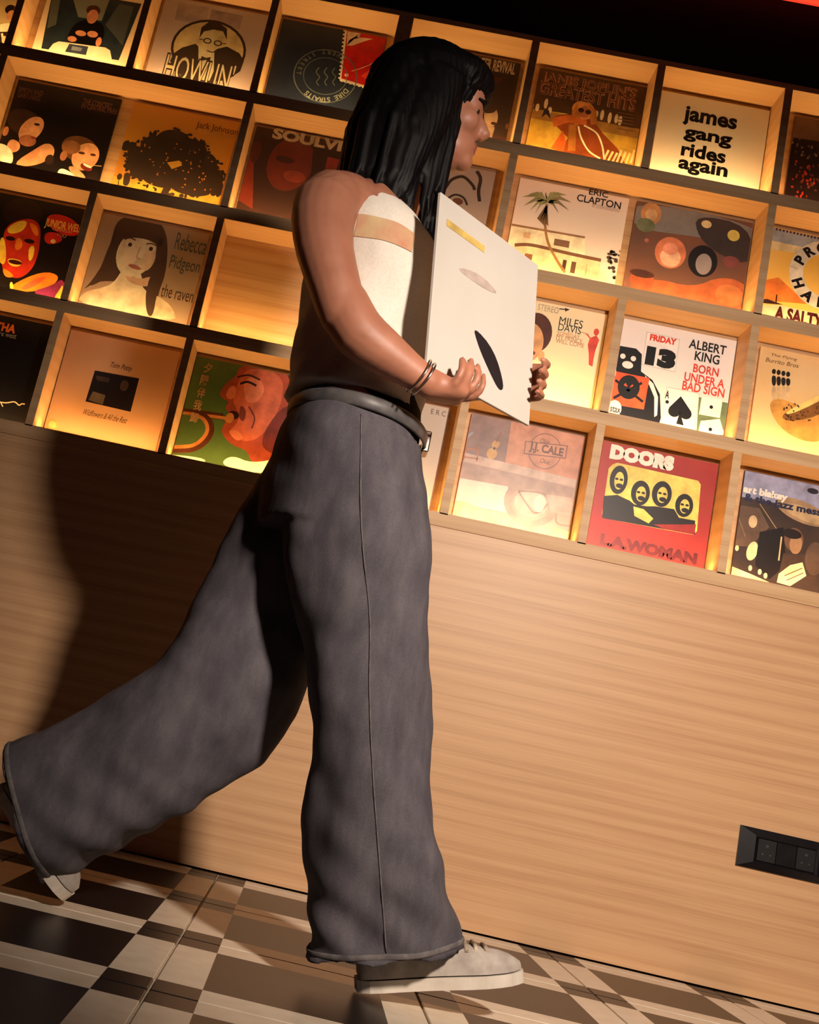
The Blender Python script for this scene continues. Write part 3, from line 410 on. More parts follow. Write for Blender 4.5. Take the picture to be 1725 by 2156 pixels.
"tree_sunset":{"row":2,"x":0.374,"w":0.316,"bg":[226,150,40],"bg2":[234,166,50],"items":[["p",[240,190,60],[[-0.016,0.229],[1.018,0.251],[1.014,0.115],[-0.032,0.119]],0],["e",[22,14,16],[0.45,0.672],0.168,0.127,0,0],["e",[22,14,16],[0.286,0.591],0.023,0.014,0,0],["e",[22,14,16],[0.264,0.639],0.013,0.015,0,0],["e",[22,14,16],[0.288,0.755],0.011,0.012,0,0],["e",[22,14,16],[0.636,0.625],0.02,0.009,0,0],["e",[22,14,16],[0.65,0.735],0.019,0.016,0,0],["e",[22,14,16],[0.56,0.589],0.017,0.009,0,0],["e",[22,14,16],[0.541,0.564],0.01,0.014,0,0],["e",[22,14,16],[0.28,0.575],0.017,0.017,0,0],["e",[22,14,16],[0.261,0.63],0.016,0.012,0,0],["e",[22,14,16],[0.657,0.72],0.022,0.017,0,0],["e",[22,14,16],[0.414,0.538],0.014,0.009,0,0],["e",[22,14,16],[0.435,0.813],0.022,0.013,0,0],["e",[22,14,16],[0.633,0.755],0.01,0.011,0,0],["e",[22,14,16],[0.583,0.78],0.024,0.014,0,0],["e",[22,14,16],[0.634,0.643],0.021,0.012,0,0],["e",[22,14,16],[0.614,0.634],0.023,0.018,0,0],["e",[22,14,16],[0.595,0.61],0.011,0.009,0,0],["e",[22,14,16],[0.468,0.805],0.018,0.014,0,0],["e",[22,14,16],[0.555,0.547],0.012,0.017,0,0],["e",[22,14,16],[0.604,0.608],0.013,0.012,0,0],["e",[22,14,16],[0.637,0.742],0.014,0.02,0,0],["e",[22,14,16],[0.525,0.549],0.022,0.017,0,0],["e",[22,14,16],[0.64,0.613],0.013,0.012,0,0],["e",[22,14,16],[0.442,0.81],0.014,0.009,0,0],["e",[22,14,16],[0.625,0.628],0.013,0.016,0,0],["e",[22,14,16],[0.352,0.545],0.023,0.015,0,0],["e",[22,14,16],[0.313,0.593],0.152,0.119,0,0],["e",[22,14,16],[0.135,0.624],0.013,0.01,0,0],["e",[22,14,16],[0.443,0.704],0.013,0.011,0,0],["e",[22,14,16],[0.263,0.739],0.013,0.021,0,0],["e",[22,14,16],[0.414,0.712],0.016,0.01,0,0],["e",[22,14,16],[0.502,0.596],0.013,0.017,0,0],["e",[22,14,16],[0.341,0.447],0.018,0.012,0,0],["e",[22,14,16],[0.422,0.485],0.011,0.011,0,0],["e",[22,14,16],[0.132,0.609],0.019,0.012,0,0],["e",[22,14,16],[0.427,0.681],0.01,0.012,0,0],["e",[22,14,16],[0.189,0.525],0.012,0.013,0,0],["e",[22,14,16],[0.169,0.616],0.015,0.02,0,0],["e",[22,14,16],[0.478,0.647],0.02,0.016,0,0],["e",[22,14,16],[0.424,0.525],0.01,0.02,0,0],["e",[22,14,16],[0.221,0.724],0.01,0.017,0,0],["e",[22,14,16],[0.144,0.539],0.014,0.021,0,0],["e",[22,14,16],[0.475,0.564],0.02,0.02,0,0],["e",[22,14,16],[0.264,0.729],0.021,0.02,0,0],["e",[22,14,16],[0.238,0.459],0.023,0.02,0,0],["e",[22,14,16],[0.177,0.488],0.022,0.016,0,0],["e",[22,14,16],[0.179,0.658],0.018,0.016,0,0],["e",[22,14,16],[0.478,0.559],0.024,0.02,0,0],["e",[22,14,16],[0.26,0.715],0.02,0.016,0,0],["e",[22,14,16],[0.159,0.504],0.011,0.018,0,0],["e",[22,14,16],[0.484,0.603],0.017,0.011,0,0],["e",[22,14,16],[0.23,0.706],0.019,0.02,0,0],["e",[22,14,16],[0.336,0.48],0.014,0.017,0,0],["e",[22,14,16],[0.619,0.62],0.16,0.127,0,0],["e",[22,14,16],[0.694,0.509],0.023,0.017,0,0],["e",[22,14,16],[0.454,0.525],0.015,0.017,0,0],["e",[22,14,16],[0.704,0.501],0.021,0.02,0,0],["e",[22,14,16],[0.718,0.74],0.018,0.013,0,0],["e",[22,14,16],[0.757,0.538],0.022,0.019,0,0],["e",[22,14,16],[0.535,0.765],0.014,0.011,0,0],["e",[22,14,16],[0.477,0.547],0.013,0.014,0,0],["e",[22,14,16],[0.474,0.694],0.014,0.019,0,0],["e",[22,14,16],[0.784,0.673],0.011,0.009,0,0],["e",[22,14,16],[0.702,0.73],0.02,0.016,0,0],["e",[22,14,16],[0.587,0.463],0.01,0.01,0,0],["e",[22,14,16],[0.486,0.555],0.022,0.011,0,0],["e",[22,14,16],[0.736,0.546],0.019,0.014,0,0],["e",[22,14,16],[0.47,0.701],0.021,0.021,0,0],["e",[22,14,16],[0.528,0.724],0.017,0.011,0,0],["e",[22,14,16],[0.791,0.647],0.02,0.011,0,0],["e",[22,14,16],[0.629,0.482],0.02,0.015,0,0],["e",[22,14,16],[0.456,0.69],0.016,0.019,0,0],["e",[22,14,16],[0.728,0.716],0.023,0.018,0,0],["e",[22,14,16],[0.759,0.544],0.019,0.02,0,0],["e",[22,14,16],[0.519,0.492],0.022,0.019,0,0],["e",[22,14,16],[0.767,0.703],0.019,0.011,0,0],["e",[22,14,16],[0.549,0.765],0.019,0.018,0,0],["e",[22,14,16],[0.7,0.476],0.024,0.021,0,0],["e",[22,14,16],[0.43,0.616],0.014,0.02,0,0],["e",[22,14,16],[0.695,0.748],0.011,0.014,0,0],["e",[22,14,16],[0.209,0.472],0.136,0.102,0,0],["e",[22,14,16],[0.05,0.477],0.017,0.009,0,0],["e",[22,14,16],[0.232,0.574],0.021,0.011,0,0],["e",[22,14,16],[0.155,0.35],0.012,0.01,0,0],["e",[22,14,16],[0.051,0.451],0.022,0.017,0,0],["e",[22,14,16],[0.336,0.54],0.023,0.01,0,0],["e",[22,14,16],[0.263,0.367],0.014,0.018,0,0],["e",[22,14,16],[0.092,0.538],0.022,0.016,0,0],["e",[22,14,16],[0.181,0.361],0.022,0.02,0,0],["e",[22,14,16],[0.28,0.362],0.024,0.015,0,0],["e",[22,14,16],[0.078,0.492],0.018,0.015,0,0],["e",[22,14,16],[0.095,0.51],0.024,0.015,0,0],["e",[22,14,16],[0.098,0.373],0.018,0.015,0,0],["e",[22,14,16],[0.14,0.554],0.018,0.014,0,0],["e",[22,14,16],[0.358,0.541],0.014,0.014,0,0],["e",[22,14,16],[0.328,0.415],0.021,0.02,0,0],["e",[22,14,16],[0.076,0.427],0.013,0.016,0,0],["e",[22,14,16],[0.313,0.543],0.021,0.009,0,0],["e",[22,14,16],[0.279,0.385],0.02,0.013,0,0],["e",[22,14,16],[0.139,0.36],0.011,0.018,0,0],["e",[22,14,16],[0.333,0.417],0.014,0.011,0,0],["e",[22,14,16],[0.063,0.463],0.015,0.014,0,0],["e",[22,14,16],[0.075,0.463],0.013,0.017,0,0],["e",[22,14,16],[0.092,0.538],0.022,0.016,0,0],["e",[22,14,16],[0.272,0.572],0.02,0.019,0,0],["e",[22,14,16],[0.306,0.558],0.014,0.02,0,0],["e",[22,14,16],[0.274,0.353],0.022,0.01,0,0],["e",[22,14,16],[0.427,0.495],0.24,0.144,0,0],["e",[22,14,16],[0.487,0.33],0.014,0.01,0,0],["e",[22,14,16],[0.517,0.658],0.021,0.01,0,0],["e",[22,14,16],[0.229,0.351],0.01,0.011,0,0],["e",[22,14,16],[0.267,0.632],0.024,0.01,0,0],["e",[22,14,16],[0.149,0.441],0.017,0.017,0,0],["e",[22,14,16],[0.542,0.385],0.011,0.009,0,0],["e",[22,14,16],[0.169,0.493],0.018,0.01,0,0],["e",[22,14,16],[0.553,0.383],0.022,0.021,0,0],["e",[22,14,16],[0.614,0.602],0.011,0.021,0,0],["e",[22,14,16],[0.168,0.396],0.015,0.014,0,0],["e",[22,14,16],[0.172,0.455],0.018,0.009,0,0],["e",[22,14,16],[0.299,0.644],0.013,0.014,0,0],["e",[22,14,16],[0.371,0.646],0.013,0.011,0,0],["e",[22,14,16],[0.205,0.458],0.023,0.019,0,0],["e",[22,14,16],[0.304,0.647],0.019,0.014,0,0],["e",[22,14,16],[0.194,0.543],0.024,0.019,0,0],["e",[22,14,16],[0.456,0.314],0.02,0.018,0,0],["e",[22,14,16],[0.49,0.659],0.023,0.02,0,0],["e",[22,14,16],[0.292,0.637],0.021,0.014,0,0],["e",[22,14,16],[0.354,0.624],0.015,0.014,0,0],["e",[22,14,16],[0.674,0.538],0.019,0.016,0,0],["e",[22,14,16],[0.503,0.324],0.019,0.013,0,0],["e",[22,14,16],[0.251,0.602],0.017,0.013,0,0],["e",[22,14,16],[0.694,0.554],0.02,0.018,0,0],["e",[22,14,16],[0.641,0.56],0.019,0.018,0,0],["e",[22,14,16],[0.454,0.339],0.011,0.011,0,0],["e",[22,14,16],[0.755,0.518],0.144,0.127,0,0],["e",[22,14,16],[0.68,0.41],0.014,0.02,0,0],["e",[22,14,16],[0.598,0.529],0.024,0.016,0,0],["e",[22,14,16],[0.914,0.557],0.021,0.009,0,0],["e",[22,14,16],[0.599,0.575],0.011,0.02,0,0],["e",[22,14,16],[0.865,0.418],0.012,0.015,0,0],["e",[22,14,16],[0.634,0.574],0.023,0.014,0,0],["e",[22,14,16],[0.593,0.508],0.015,0.012,0,0],["e",[22,14,16],[0.639,0.617],0.014,0.018,0,0],["e",[22,14,16],[0.745,0.395],0.013,0.009,0,0],["e",[22,14,16],[0.877,0.412],0.015,0.02,0,0],["e",[22,14,16],[0.725,0.639],0.024,0.02,0,0],["e",[22,14,16],[0.926,0.481],0.016,0.015,0,0],["e",[22,14,16],[0.89,0.57],0.017,0.02,0,0],["e",[22,14,16],[0.696,0.649],0.024,0.019,0,0],["e",[22,14,16],[0.629,0.569],0.019,0.014,0,0],["e",[22,14,16],[0.821,0.41],0.017,0.01,0,0],["e",[22,14,16],[0.617,0.433],0.016,0.012,0,0],["e",[22,14,16],[0.608,0.557],0.021,0.015,0,0],["e",[22,14,16],[0.929,0.558],0.02,0.012,0,0],["e",[22,14,16],[0.909,0.443],0.021,0.016,0,0],["e",[22,14,16],[0.689,0.397],0.02,0.016,0,0],["e",[22,14,16],[0.602,0.568],0.021,0.011,0,0],["e",[22,14,16],[0.795,0.358],0.023,0.02,0,0],["e",[22,14,16],[0.892,0.516],0.014,0.014,0,0],["e",[22,14,16],[0.638,0.583],0.018,0.009,0,0],["e",[22,14,16],[0.912,0.472],0.018,0.017,0,0],["e",[22,14,16],[0.243,0.334],0.12,0.085,0,0],["e",[22,14,16],[0.171,0.248],0.013,0.013,0,0],["e",[22,14,16],[0.213,0.435],0.011,0.01,0,0],["e",[22,14,16],[0.269,0.434],0.021,0.011,0,0],["e",[22,14,16],[0.148,0.271],0.021,0.013,0,0],["e",[22,14,16],[0.138,0.403],0.015,0.015,0,0],["e",[22,14,16],[0.213,0.438],0.016,0.013,0,0],["e",[22,14,16],[0.375,0.3],0.011,0.01,0,0],["e",[22,14,16],[0.117,0.344],0.02,0.012,0,0],["e",[22,14,16],[0.241,0.418],0.013,0.017,0,0],["e",[22,14,16],[0.359,0.313],0.02,0.017,0,0],["e",[22,14,16],[0.24,0.247],0.015,0.018,0,0],["e",[22,14,16],[0.183,0.256],0.02,0.016,0,0],["e",[22,14,16],[0.357,0.413],0.023,0.014,0,0],["e",[22,14,16],[0.262,0.425],0.014,0.014,0,0],["e",[22,14,16],[0.364,0.404],0.013,0.013,0,0],["e",[22,14,16],[0.179,0.249],0.016,0.013,0,0],["e",[22,14,16],[0.31,0.254],0.021,0.015,0,0],["e",[22,14,16],[0.29,0.43],0.012,0.018,0,0],["e",[22,14,16],[0.316,0.412],0.01,0.015,0,0],["e",[22,14,16],[0.111,0.332],0.024,0.017,0,0],["e",[22,14,16],[0.261,0.418],0.018,0.019,0,0],["e",[22,14,16],[0.351,0.314],0.02,0.02,0,0],["e",[22,14,16],[0.37,0.309],0.012,0.018,0,0],["e",[22,14,16],[0.156,0.388],0.013,0.018,0,0],["e",[22,14,16],[0.103,0.317],0.016,0.013,0,0],["e",[22,14,16],[0.371,0.382],0.017,0.015,0,0],["e",[22,14,16],[0.624,0.416],0.224,0.144,0,0],["e",[22,14,16],[0.537,0.572],0.023,0.014,0,0],["e",[22,14,16],[0.704,0.59],0.022,0.019,0,0],["e",[22,14,16],[0.721,0.599],0.023,0.017,0,0],["e",[22,14,16],[0.367,0.386],0.021,0.014,0,0],["e",[22,14,16],[0.453,0.307],0.02,0.021,0,0],["e",[22,14,16],[0.496,0.282],0.013,0.014,0,0],["e",[22,14,16],[0.595,0.227],0.011,0.012,0,0],["e",[22,14,16],[0.837,0.348],0.021,0.011,0,0],["e",[22,14,16],[0.856,0.404],0.018,0.02,0,0],["e",[22,14,16],[0.837,0.429],0.013,0.011,0,0],["e",[22,14,16],[0.688,0.254],0.018,0.011,0,0],["e",[22,14,16],[0.745,0.3],0.012,0.018,0,0],["e",[22,14,16],[0.569,0.248],0.021,0.015,0,0],["e",[22,14,16],[0.649,0.237],0.023,0.013,0,0],["e",[22,14,16],[0.351,0.412],0.017,0.011,0,0],["e",[22,14,16],[0.895,0.417],0.021,0.013,0,0],["e",[22,14,16],[0.381,0.392],0.014,0.021,0,0],["e",[22,14,16],[0.473,0.512],0.01,0.014,0,0],["e",[22,14,16],[0.475,0.253],0.02,0.016,0,0],["e",[22,14,16],[0.771,0.323],0.015,0.012,0,0],["e",[22,14,16],[0.759,0.569],0.019,0.021,0,0],["e",[22,14,16],[0.638,0.252],0.012,0.018,0,0],["e",[22,14,16],[0.886,0.472],0.022,0.019,0,0],["e",[22,14,16],[0.835,0.385],0.02,0.01,0,0],["e",[22,14,16],[0.394,0.345],0.023,0.016,0,0],["e",[22,14,16],[0.736,0.564],0.021,0.014,0,0],["e",[22,14,16],[0.873,0.397],0.112,0.102,0,0],["e",[22,14,16],[0.952,0.466],0.022,0.011,0,0],["e",[22,14,16],[0.75,0.402],0.012,0.019,0,0],["e",[22,14,16],[0.854,0.291],0.011,0.012,0,0],["e",[22,14,16],[0.754,0.346],0.015,0.017,0,0],["e",[22,14,16],[0.979,0.351],0.016,0.021,0,0],["e",[22,14,16],[0.908,0.513],0.01,0.013,0,0],["e",[22,14,16],[0.822,0.491],0.018,0.014,0,0],["e",[22,14,16],[1.011,0.419],0.021,0.011,0,0],["e",[22,14,16],[0.773,0.449],0.015,0.015,0,0],["e",[22,14,16],[0.863,0.289],0.015,0.017,0,0],["e",[22,14,16],[0.893,0.295],0.02,0.013,0,0],["e",[22,14,16],[0.978,0.461],0.02,0.013,0,0],["e",[22,14,16],[0.901,0.495],0.012,0.01,0,0],["e",[22,14,16],[0.792,0.492],0.013,0.014,0,0],["e",[22,14,16],[0.913,0.51],0.011,0.011,0,0],["e",[22,14,16],[0.951,0.328],0.016,0.009,0,0],["e",[22,14,16],[0.963,0.472],0.017,0.017,0,0],["e",[22,14,16],[0.858,0.522],0.015,0.013,0,0],["e",[22,14,16],[0.798,0.328],0.016,0.017,0,0],["e",[22,14,16],[0.998,0.44],0.019,0.016,0,0],["e",[22,14,16],[0.988,0.41],0.015,0.017,0,0],["e",[22,14,16],[0.979,0.351],0.017,0.019,0,0],["e",[22,14,16],[0.904,0.513],0.012,0.018,0,0],["e",[22,14,16],[0.957,0.484],0.015,0.015,0,0],["e",[22,14,16],[0.974,0.323],0.024,0.015,0,0],["e",[22,14,16],[0.816,0.511],0.013,0.02,0,0],["e",[22,14,16],[0.43,0.301],0.184,0.093,0,0],["e",[22,14,16],[0.288,0.341],0.011,0.012,0,0],["e",[22,14,16],[0.233,0.311],0.015,0.02,0,0],["e",[22,14,16],[0.324,0.197],0.012,0.021,0,0],["e",[22,14,16],[0.595,0.247],0.018,0.016,0,0],["e",[22,14,16],[0.251,0.299],0.023,0.021,0,0],["e",[22,14,16],[0.489,0.415],0.012,0.019,0,0],["e",[22,14,16],[0.405,0.179],0.013,0.016,0,0],["e",[22,14,16],[0.496,0.401],0.018,0.009,0,0],["e",[22,14,16],[0.608,0.321],0.024,0.02,0,0],["e",[22,14,16],[0.309,0.36],0.019,0.018,0,0],["e",[22,14,16],[0.299,0.198],0.021,0.009,0,0],["e",[22,14,16],[0.514,0.218],0.012,0.013,0,0],["e",[22,14,16],[0.259,0.305],0.017,0.012,0,0],["e",[22,14,16],[0.25,0.304],0.019,0.009,0,0],["e",[22,14,16],[0.326,0.363],0.023,0.016,0,0],["e",[22,14,16],[0.247,0.242],0.019,0.017,0,0],["e",[22,14,16],[0.413,0.413],0.017,0.021,0,0],["e",[22,14,16],[0.52,0.422],0.016,0.014,0,0],["e",[22,14,16],[0.217,0.303],0.017,0.015,0,0],["e",[22,14,16],[0.241,0.21],0.014,0.009,0,0],["e",[22,14,16],[0.368,0.407],0.02,0.016,0,0],["e",[22,14,16],[0.408,0.398],0.018,0.009,0,0],["e",[22,14,16],[0.584,0.26],0.017,0.014,0,0],["e",[22,14,16],[0.635,0.309],0.017,0.012,0,0],["e",[22,14,16],[0.387,0.194],0.013,0.009,0,0],["e",[22,14,16],[0.604,0.404],0.019,0.02,0,0],["e",[22,14,16],[0.705,0.264],0.2,0.076,0,0],["e",[22,14,16],[0.511,0.177],0.013,0.018,0,0],["e",[22,14,16],[0.478,0.255],0.011,0.019,0,0],["e",[22,14,16],[0.872,0.239],0.023,0.008,0,0],["e",[22,14,16],[0.732,0.188],0.015,0.009,0,0],["e",[22,14,16],[0.875,0.36],0.016,0.013,0,0],["e",[22,14,16],[0.538,0.267],0.01,0.02,0,0],["e",[22,14,16],[0.649,0.17],0.023,0.021,0,0],["e",[22,14,16],[0.517,0.21],0.014,0.02,0,0],["e",[22,14,16],[0.848,0.344],0.022,0.013,0,0],["e",[22,14,16],[0.519,0.21],0.022,0.021,0,0],["e",[22,14,16],[0.791,0.196],0.013,0.02,0,0],["e",[22,14,16],[0.889,0.28],0.02,0.012,0,0],["e",[22,14,16],[0.883,0.36],0.02,0.01,0,0],["e",[22,14,16],[0.603,0.336],0.016,0.009,0,0],["e",[22,14,16],[0.757,0.194],0.02,0.011,0,0],["e",[22,14,16],[0.804,0.213],0.019,0.019,0,0],["e",[22,14,16],[0.565,0.168],0.022,0.016,0,0],["e",[22,14,16],[0.75,0.192],0.023,0.017,0,0],["e",[22,14,16],[0.689,0.171],0.011,0.021,0,0],["e",[22,14,16],[0.513,0.19],0.017,0.009,0,0],["e",[22,14,16],[0.532,0.275],0.014,0.019,0,0],["e",[22,14,16],[0.885,0.261],0.021,0.012,0,0],["e",[22,14,16],[0.686,0.173],0.013,0.02,0,0],["e",[22,14,16],[0.886,0.31],0.016,0.018,0,0],["e",[22,14,16],[0.541,0.163],0.017,0.011,0,0],["e",[22,14,16],[0.489,0.249],0.015,0.017,0,0],["e",[22,14,16],[0.163,0.389],0.08,0.051,0,0],["e",[22,14,16],[0.166,0.448],0.017,0.019,0,0],["e",[22,14,16],[0.115,0.433],0.023,0.011,0,0],["e",[22,14,16],[0.164,0.442],0.019,0.011,0,0],["e",[22,14,16],[0.082,0.348],0.021,0.019,0,0],["e",[22,14,16],[0.184,0.335],0.013,0.016,0,0],["e",[22,14,16],[0.089,0.373],0.018,0.018,0,0],["e",[22,14,16],[0.07,0.398],0.013,0.01,0,0],["e",[22,14,16],[0.249,0.401],0.016,0.014,0,0],["e",[22,14,16],[0.17,0.327],0.011,0.02,0,0],["e",[22,14,16],[0.078,0.396],0.021,0.012,0,0],["e",[22,14,16],[0.222,0.358],0.011,0.012,0,0],["e",[22,14,16],[0.09,0.414],0.014,0.016,0,0],["e",[22,14,16],[0.25,0.374],0.012,0.012,0,0],["e",[22,14,16],[0.224,0.35],0.022,0.018,0,0],["e",[22,14,16],[0.245,0.385],0.015,0.011,0,0],["e",[22,14,16],[0.233,0.414],0.017,0.018,0,0],["e",[22,14,16],[0.238,0.41],0.016,0.018,0,0],["e",[22,14,16],[0.242,0.393],0.022,0.01,0,0],["e",[22,14,16],[0.108,0.343],0.016,0.009,0,0],["e",[22,14,16],[0.262,0.396],0.021,0.018,0,0],["e",[22,14,16],[0.186,0.34],0.018,0.012,0,0],["e",[22,14,16],[0.073,0.353],0.015,0.013,0,0],["e",[22,14,16],[0.249,0.415],0.011,0.014,0,0],["e",[22,14,16],[0.109,0.419],0.015,0.017,0,0],["e",[22,14,16],[0.209,0.445],0.022,0.014,0,0],["e",[22,14,16],[0.099,0.335],0.015,0.018,0,0],["e",[22,14,16],[0.94,0.301],0.072,0.051,0,0],["e",[22,14,16],[0.968,0.253],0.013,0.015,0,0],["e",[22,14,16],[0.986,0.265],0.013,0.014,0,0],["e",[22,14,16],[0.925,0.244],0.024,0.017,0,0],["e",[22,14,16],[0.976,0.349],0.015,0.009,0,0],["e",[22,14,16],[0.902,0.345],0.014,0.009,0,0],["e",[22,14,16],[0.98,0.26],0.016,0.02,0,0],["e",[22,14,16],[0.912,0.348],0.015,0.01,0,0],["e",[22,14,16],[1.003,0.336],0.021,0.018,0,0],["e",[22,14,16],[0.988,0.339],0.015,0.013,0,0],["e",[22,14,16],[1.021,0.286],0.015,0.018,0,0],["e",[22,14,16],[0.873,0.292],0.016,0.012,0,0],["e",[22,14,16],[1.009,0.303],0.018,0.009,0,0],["e",[22,14,16],[0.923,0.245],0.018,0.01,0,0],["e",[22,14,16],[0.909,0.346],0.02,0.017,0,0],["e",[22,14,16],[0.991,0.27],0.014,0.018,0,0],["e",[22,14,16],[0.886,0.257],0.022,0.011,0,0],["e",[22,14,16],[0.933,0.246],0.013,0.009,0,0],["e",[22,14,16],[1.021,0.309],0.018,0.019,0,0],["e",[22,14,16],[1.009,0.324],0.019,0.02,0,0],["e",[22,14,16],[0.97,0.247],0.019,0.021,0,0],["e",[22,14,16],[0.979,0.349],0.019,0.01,0,0],["e",[22,14,16],[0.879,0.263],0.011,0.013,0,0],["e",[22,14,16],[0.915,0.244],0.014,0.01,0,0],["e",[22,14,16],[0.885,0.256],0.012,0.017,0,0],["e",[22,14,16],[0.956,0.253],0.015,0.014,0,0],["e",[22,14,16],[0.997,0.265],0.02,0.016,0,0],["e",[22,14,16],[0.053,0.556],0.056,0.034,0,0],["e",[22,14,16],[0.029,0.583],0.015,0.013,0,0],["e",[22,14,16],[0.111,0.554],0.011,0.015,0,0],["e",[22,14,16],[-0.003,0.564],0.015,0.012,0,0],["e",[22,14,16],[0.111,0.563],0.022,0.016,0,0],["e",[22,14,16],[0.058,0.516],0.013,0.014,0,0],["e",[22,14,16],[-0.005,0.573],0.015,0.016,0,0],["e",[22,14,16],[0.11,0.584],0.019,0.016,0,0],["e",[22,14,16],[0.008,0.526],0.014,0.019,0,0],["e",[22,14,16],[0.089,0.59],0.023,0.009,0,0],["e",[22,14,16],[0.1,0.536],0.014,0.013,0,0],["e",[22,14,16],[0.105,0.573],0.013,0.011,0,0],["e",[22,14,16],[0.022,0.582],0.01,0.015,0,0],["e",[22,14,16],[0.015,0.525],0.017,0.017,0,0],["e",[22,14,16],[-0.009,0.555],0.018,0.019,0,0],["e",[22,14,16],[0.107,0.575],0.015,0.02,0,0],["e",[22,14,16],[0.038,0.514],0.02,0.017,0,0],["e",[22,14,16],[0.115,0.579],0.012,0.016,0,0],["e",[22,14,16],[-0.007,0.541],0.015,0.012,0,0],["e",[22,14,16],[0.043,0.594],0.013,0.012,0,0],["e",[22,14,16],[0.036,0.52],0.017,0.01,0,0],["e",[22,14,16],[0.105,0.554],0.011,0.017,0,0],["e",[22,14,16],[0.104,0.542],0.021,0.015,0,0],["e",[22,14,16],[0.097,0.528],0.022,0.009,0,0],["e",[22,14,16],[0.061,0.518],0.021,0.013,0,0],["e",[22,14,16],[0.033,0.588],0.02,0.013,0,0],["e",[22,14,16],[0.03,0.514],0.022,0.019,0,0],["e",[206,136,40],[0.568,0.491],0.009,0.008,0,0],["e",[206,136,40],[0.799,0.357],0.005,0.006,0,0],["e",[206,136,40],[0.62,0.595],0.005,0.004,0,0],["e",[206,136,40],[0.639,0.254],0.01,0.005,0,0],["e",[206,136,40],[0.654,0.511],0.008,0.007,0,0],["e",[206,136,40],[0.893,0.287],0.004,0.008,0,0],["e",[206,136,40],[0.201,0.597],0.006,0.009,0,0],["e",[206,136,40],[0.842,0.698],0.006,0.004,0,0],["e",[206,136,40],[0.557,0.459],0.006,0.006,0,0],["e",[206,136,40],[0.782,0.335],0.006,0.007,0,0],["e",[206,136,40],[0.643,0.34],0.01,0.007,0,0],["e",[206,136,40],[0.673,0.453],0.009,0.005,0,0],["e",[206,136,40],[0.249,0.576],0.01,0.006,0,0],["e",[206,136,40],[0.477,0.618],0.006,0.004,0,0],["e",[206,136,40],[0.536,0.62],0.008,0.006,0,0],["e",[206,136,40],[0.33,0.41],0.006,0.006,0,0],["e",[206,136,40],[0.155,0.576],0.01,0.006,0,0],["e",[206,136,40],[0.188,0.525],0.007,0.01,0,0],["e",[206,136,40],[0.356,0.228],0.007,0.007,0,0],["e",[206,136,40],[0.738,0.54],0.004,0.008,0,0],["e",[206,136,40],[0.655,0.412],0.006,0.01,0,0],["e",[206,136,40],[0.845,0.273],0.007,0.009,0,0],["e",[206,136,40],[0.654,0.63],0.004,0.005,0,0],["e",[206,136,40],[0.205,0.582],0.006,0.009,0,0],["e",[206,136,40],[0.393,0.408],0.004,0.005,0,0],["e",[206,136,40],[0.805,0.743],0.007,0.009,0,0],["e",[206,136,40],[0.764,0.381],0.007,0.009,0,0],["e",[206,136,40],[0.793,0.372],0.01,0.005,0,0],["e",[206,136,40],[0.842,0.56],0.009,0.006,0,0],["e",[206,136,40],[0.77,0.73],0.008,0.006,0,0],["e",[206,136,40],[0.433,0.487],0.008,0.009,0,0],["e",[206,136,40],[0.447,0.359],0.006,0.006,0,0],["e",[206,136,40],[0.8,0.59],0.005,0.006,0,0],["e",[206,136,40],[0.67,0.616],0.009,0.007,0,0],["e",[206,136,40],[0.622,0.622],0.005,0.005,0,0],["e",[206,136,40],[0.413,0.453],0.004,0.007,0,0],["e",[206,136,40],[0.438,0.512],0.007,0.01,0,0],["e",[206,136,40],[0.359,0.223],0.006,0.009,0,0],["e",[206,136,40],[0.302,0.159],0.007,0.01,0,0],["e",[206,136,40],[0.316,0.443],0.009,0.005,0,0],["e",[206,136,40],[0.385,0.327],0.01,0.006,0,0],["e",[206,136,40],[0.284,0.461],0.01,0.005,0,0],["e",[206,136,40],[0.612,0.522],0.008,0.006,0,0],["e",[206,136,40],[0.655,0.284],0.009,0.008,0,0],["e",[206,136,40],[0.539,0.413],0.005,0.009,0,0],["e",[206,136,40],[0.66,0.495],0.008,0.007,0,0],["e",[206,136,40],[0.415,0.551],0.008,0.008,0,0],["e",[206,136,40],[0.486,0.664],0.008,0.007,0,0],["e",[206,136,40],[0.606,0.415],0.01,0.005,0,0],["e",[206,136,40],[0.561,0.212],0.009,0.006,0,0],["e",[206,136,40],[0.753,0.256],0.007,0.009,0,0],["e",[206,136,40],[0.316,0.16],0.007,0.006,0,0],["e",[206,136,40],[0.789,0.428],0.01,0.009,0,0],["e",[206,136,40],[0.744,0.485],0.01,0.005,0,0],["e",[206,136,40],[0.818,0.404],0.006,0.009,0,0],["e",[206,136,40],[0.499,0.42],0.01,0.005,0,0],["e",[206,136,40],[0.386,0.343],0.004,0.008,0,0],["e",[206,136,40],[0.734,0.493],0.006,0.009,0,0],["e",[206,136,40],[0.813,0.374],0.008,0.01,0,0],["e",[206,136,40],[0.703,0.652],0.006,0.005,0,0],["p",[232,168,50],[[0.443,0.465],[0.549,0.507],[0.585,0.466],[0.501,0.409]],0],["p",[22,14,16],[[0.462,0.168],[0.486,0.289],[0.528,0.298],[0.53,0.183],[0.526,0.124],[0.455,0.128]],0],["e",[22,14,16],[0.1,0.317],0.016,0.021,0,0],["p",[22,14,16],[[0.087,0.28],[0.128,0.294],[0.156,0.256],[0.154,0.159],[0.101,0.157],[0.093,0.223]],1],["l",[22,14,16],0.012,[[0.132,0.28],[0.17,0.308],[0.173,0.367]]],["e",[22,14,16],[0.054,0.234],0.024,0.034,0,0],["l",[22,14,16],0.008,[[0.055,0.196],[0.065,0.14]]],["t",[92,50,28],"Jack Johnson",0.615,0.845,0.392,0.085,0,0],["t",[240,176,80],"In Between Dreams",0.652,0.819,0.355,0.052,0,0]]},
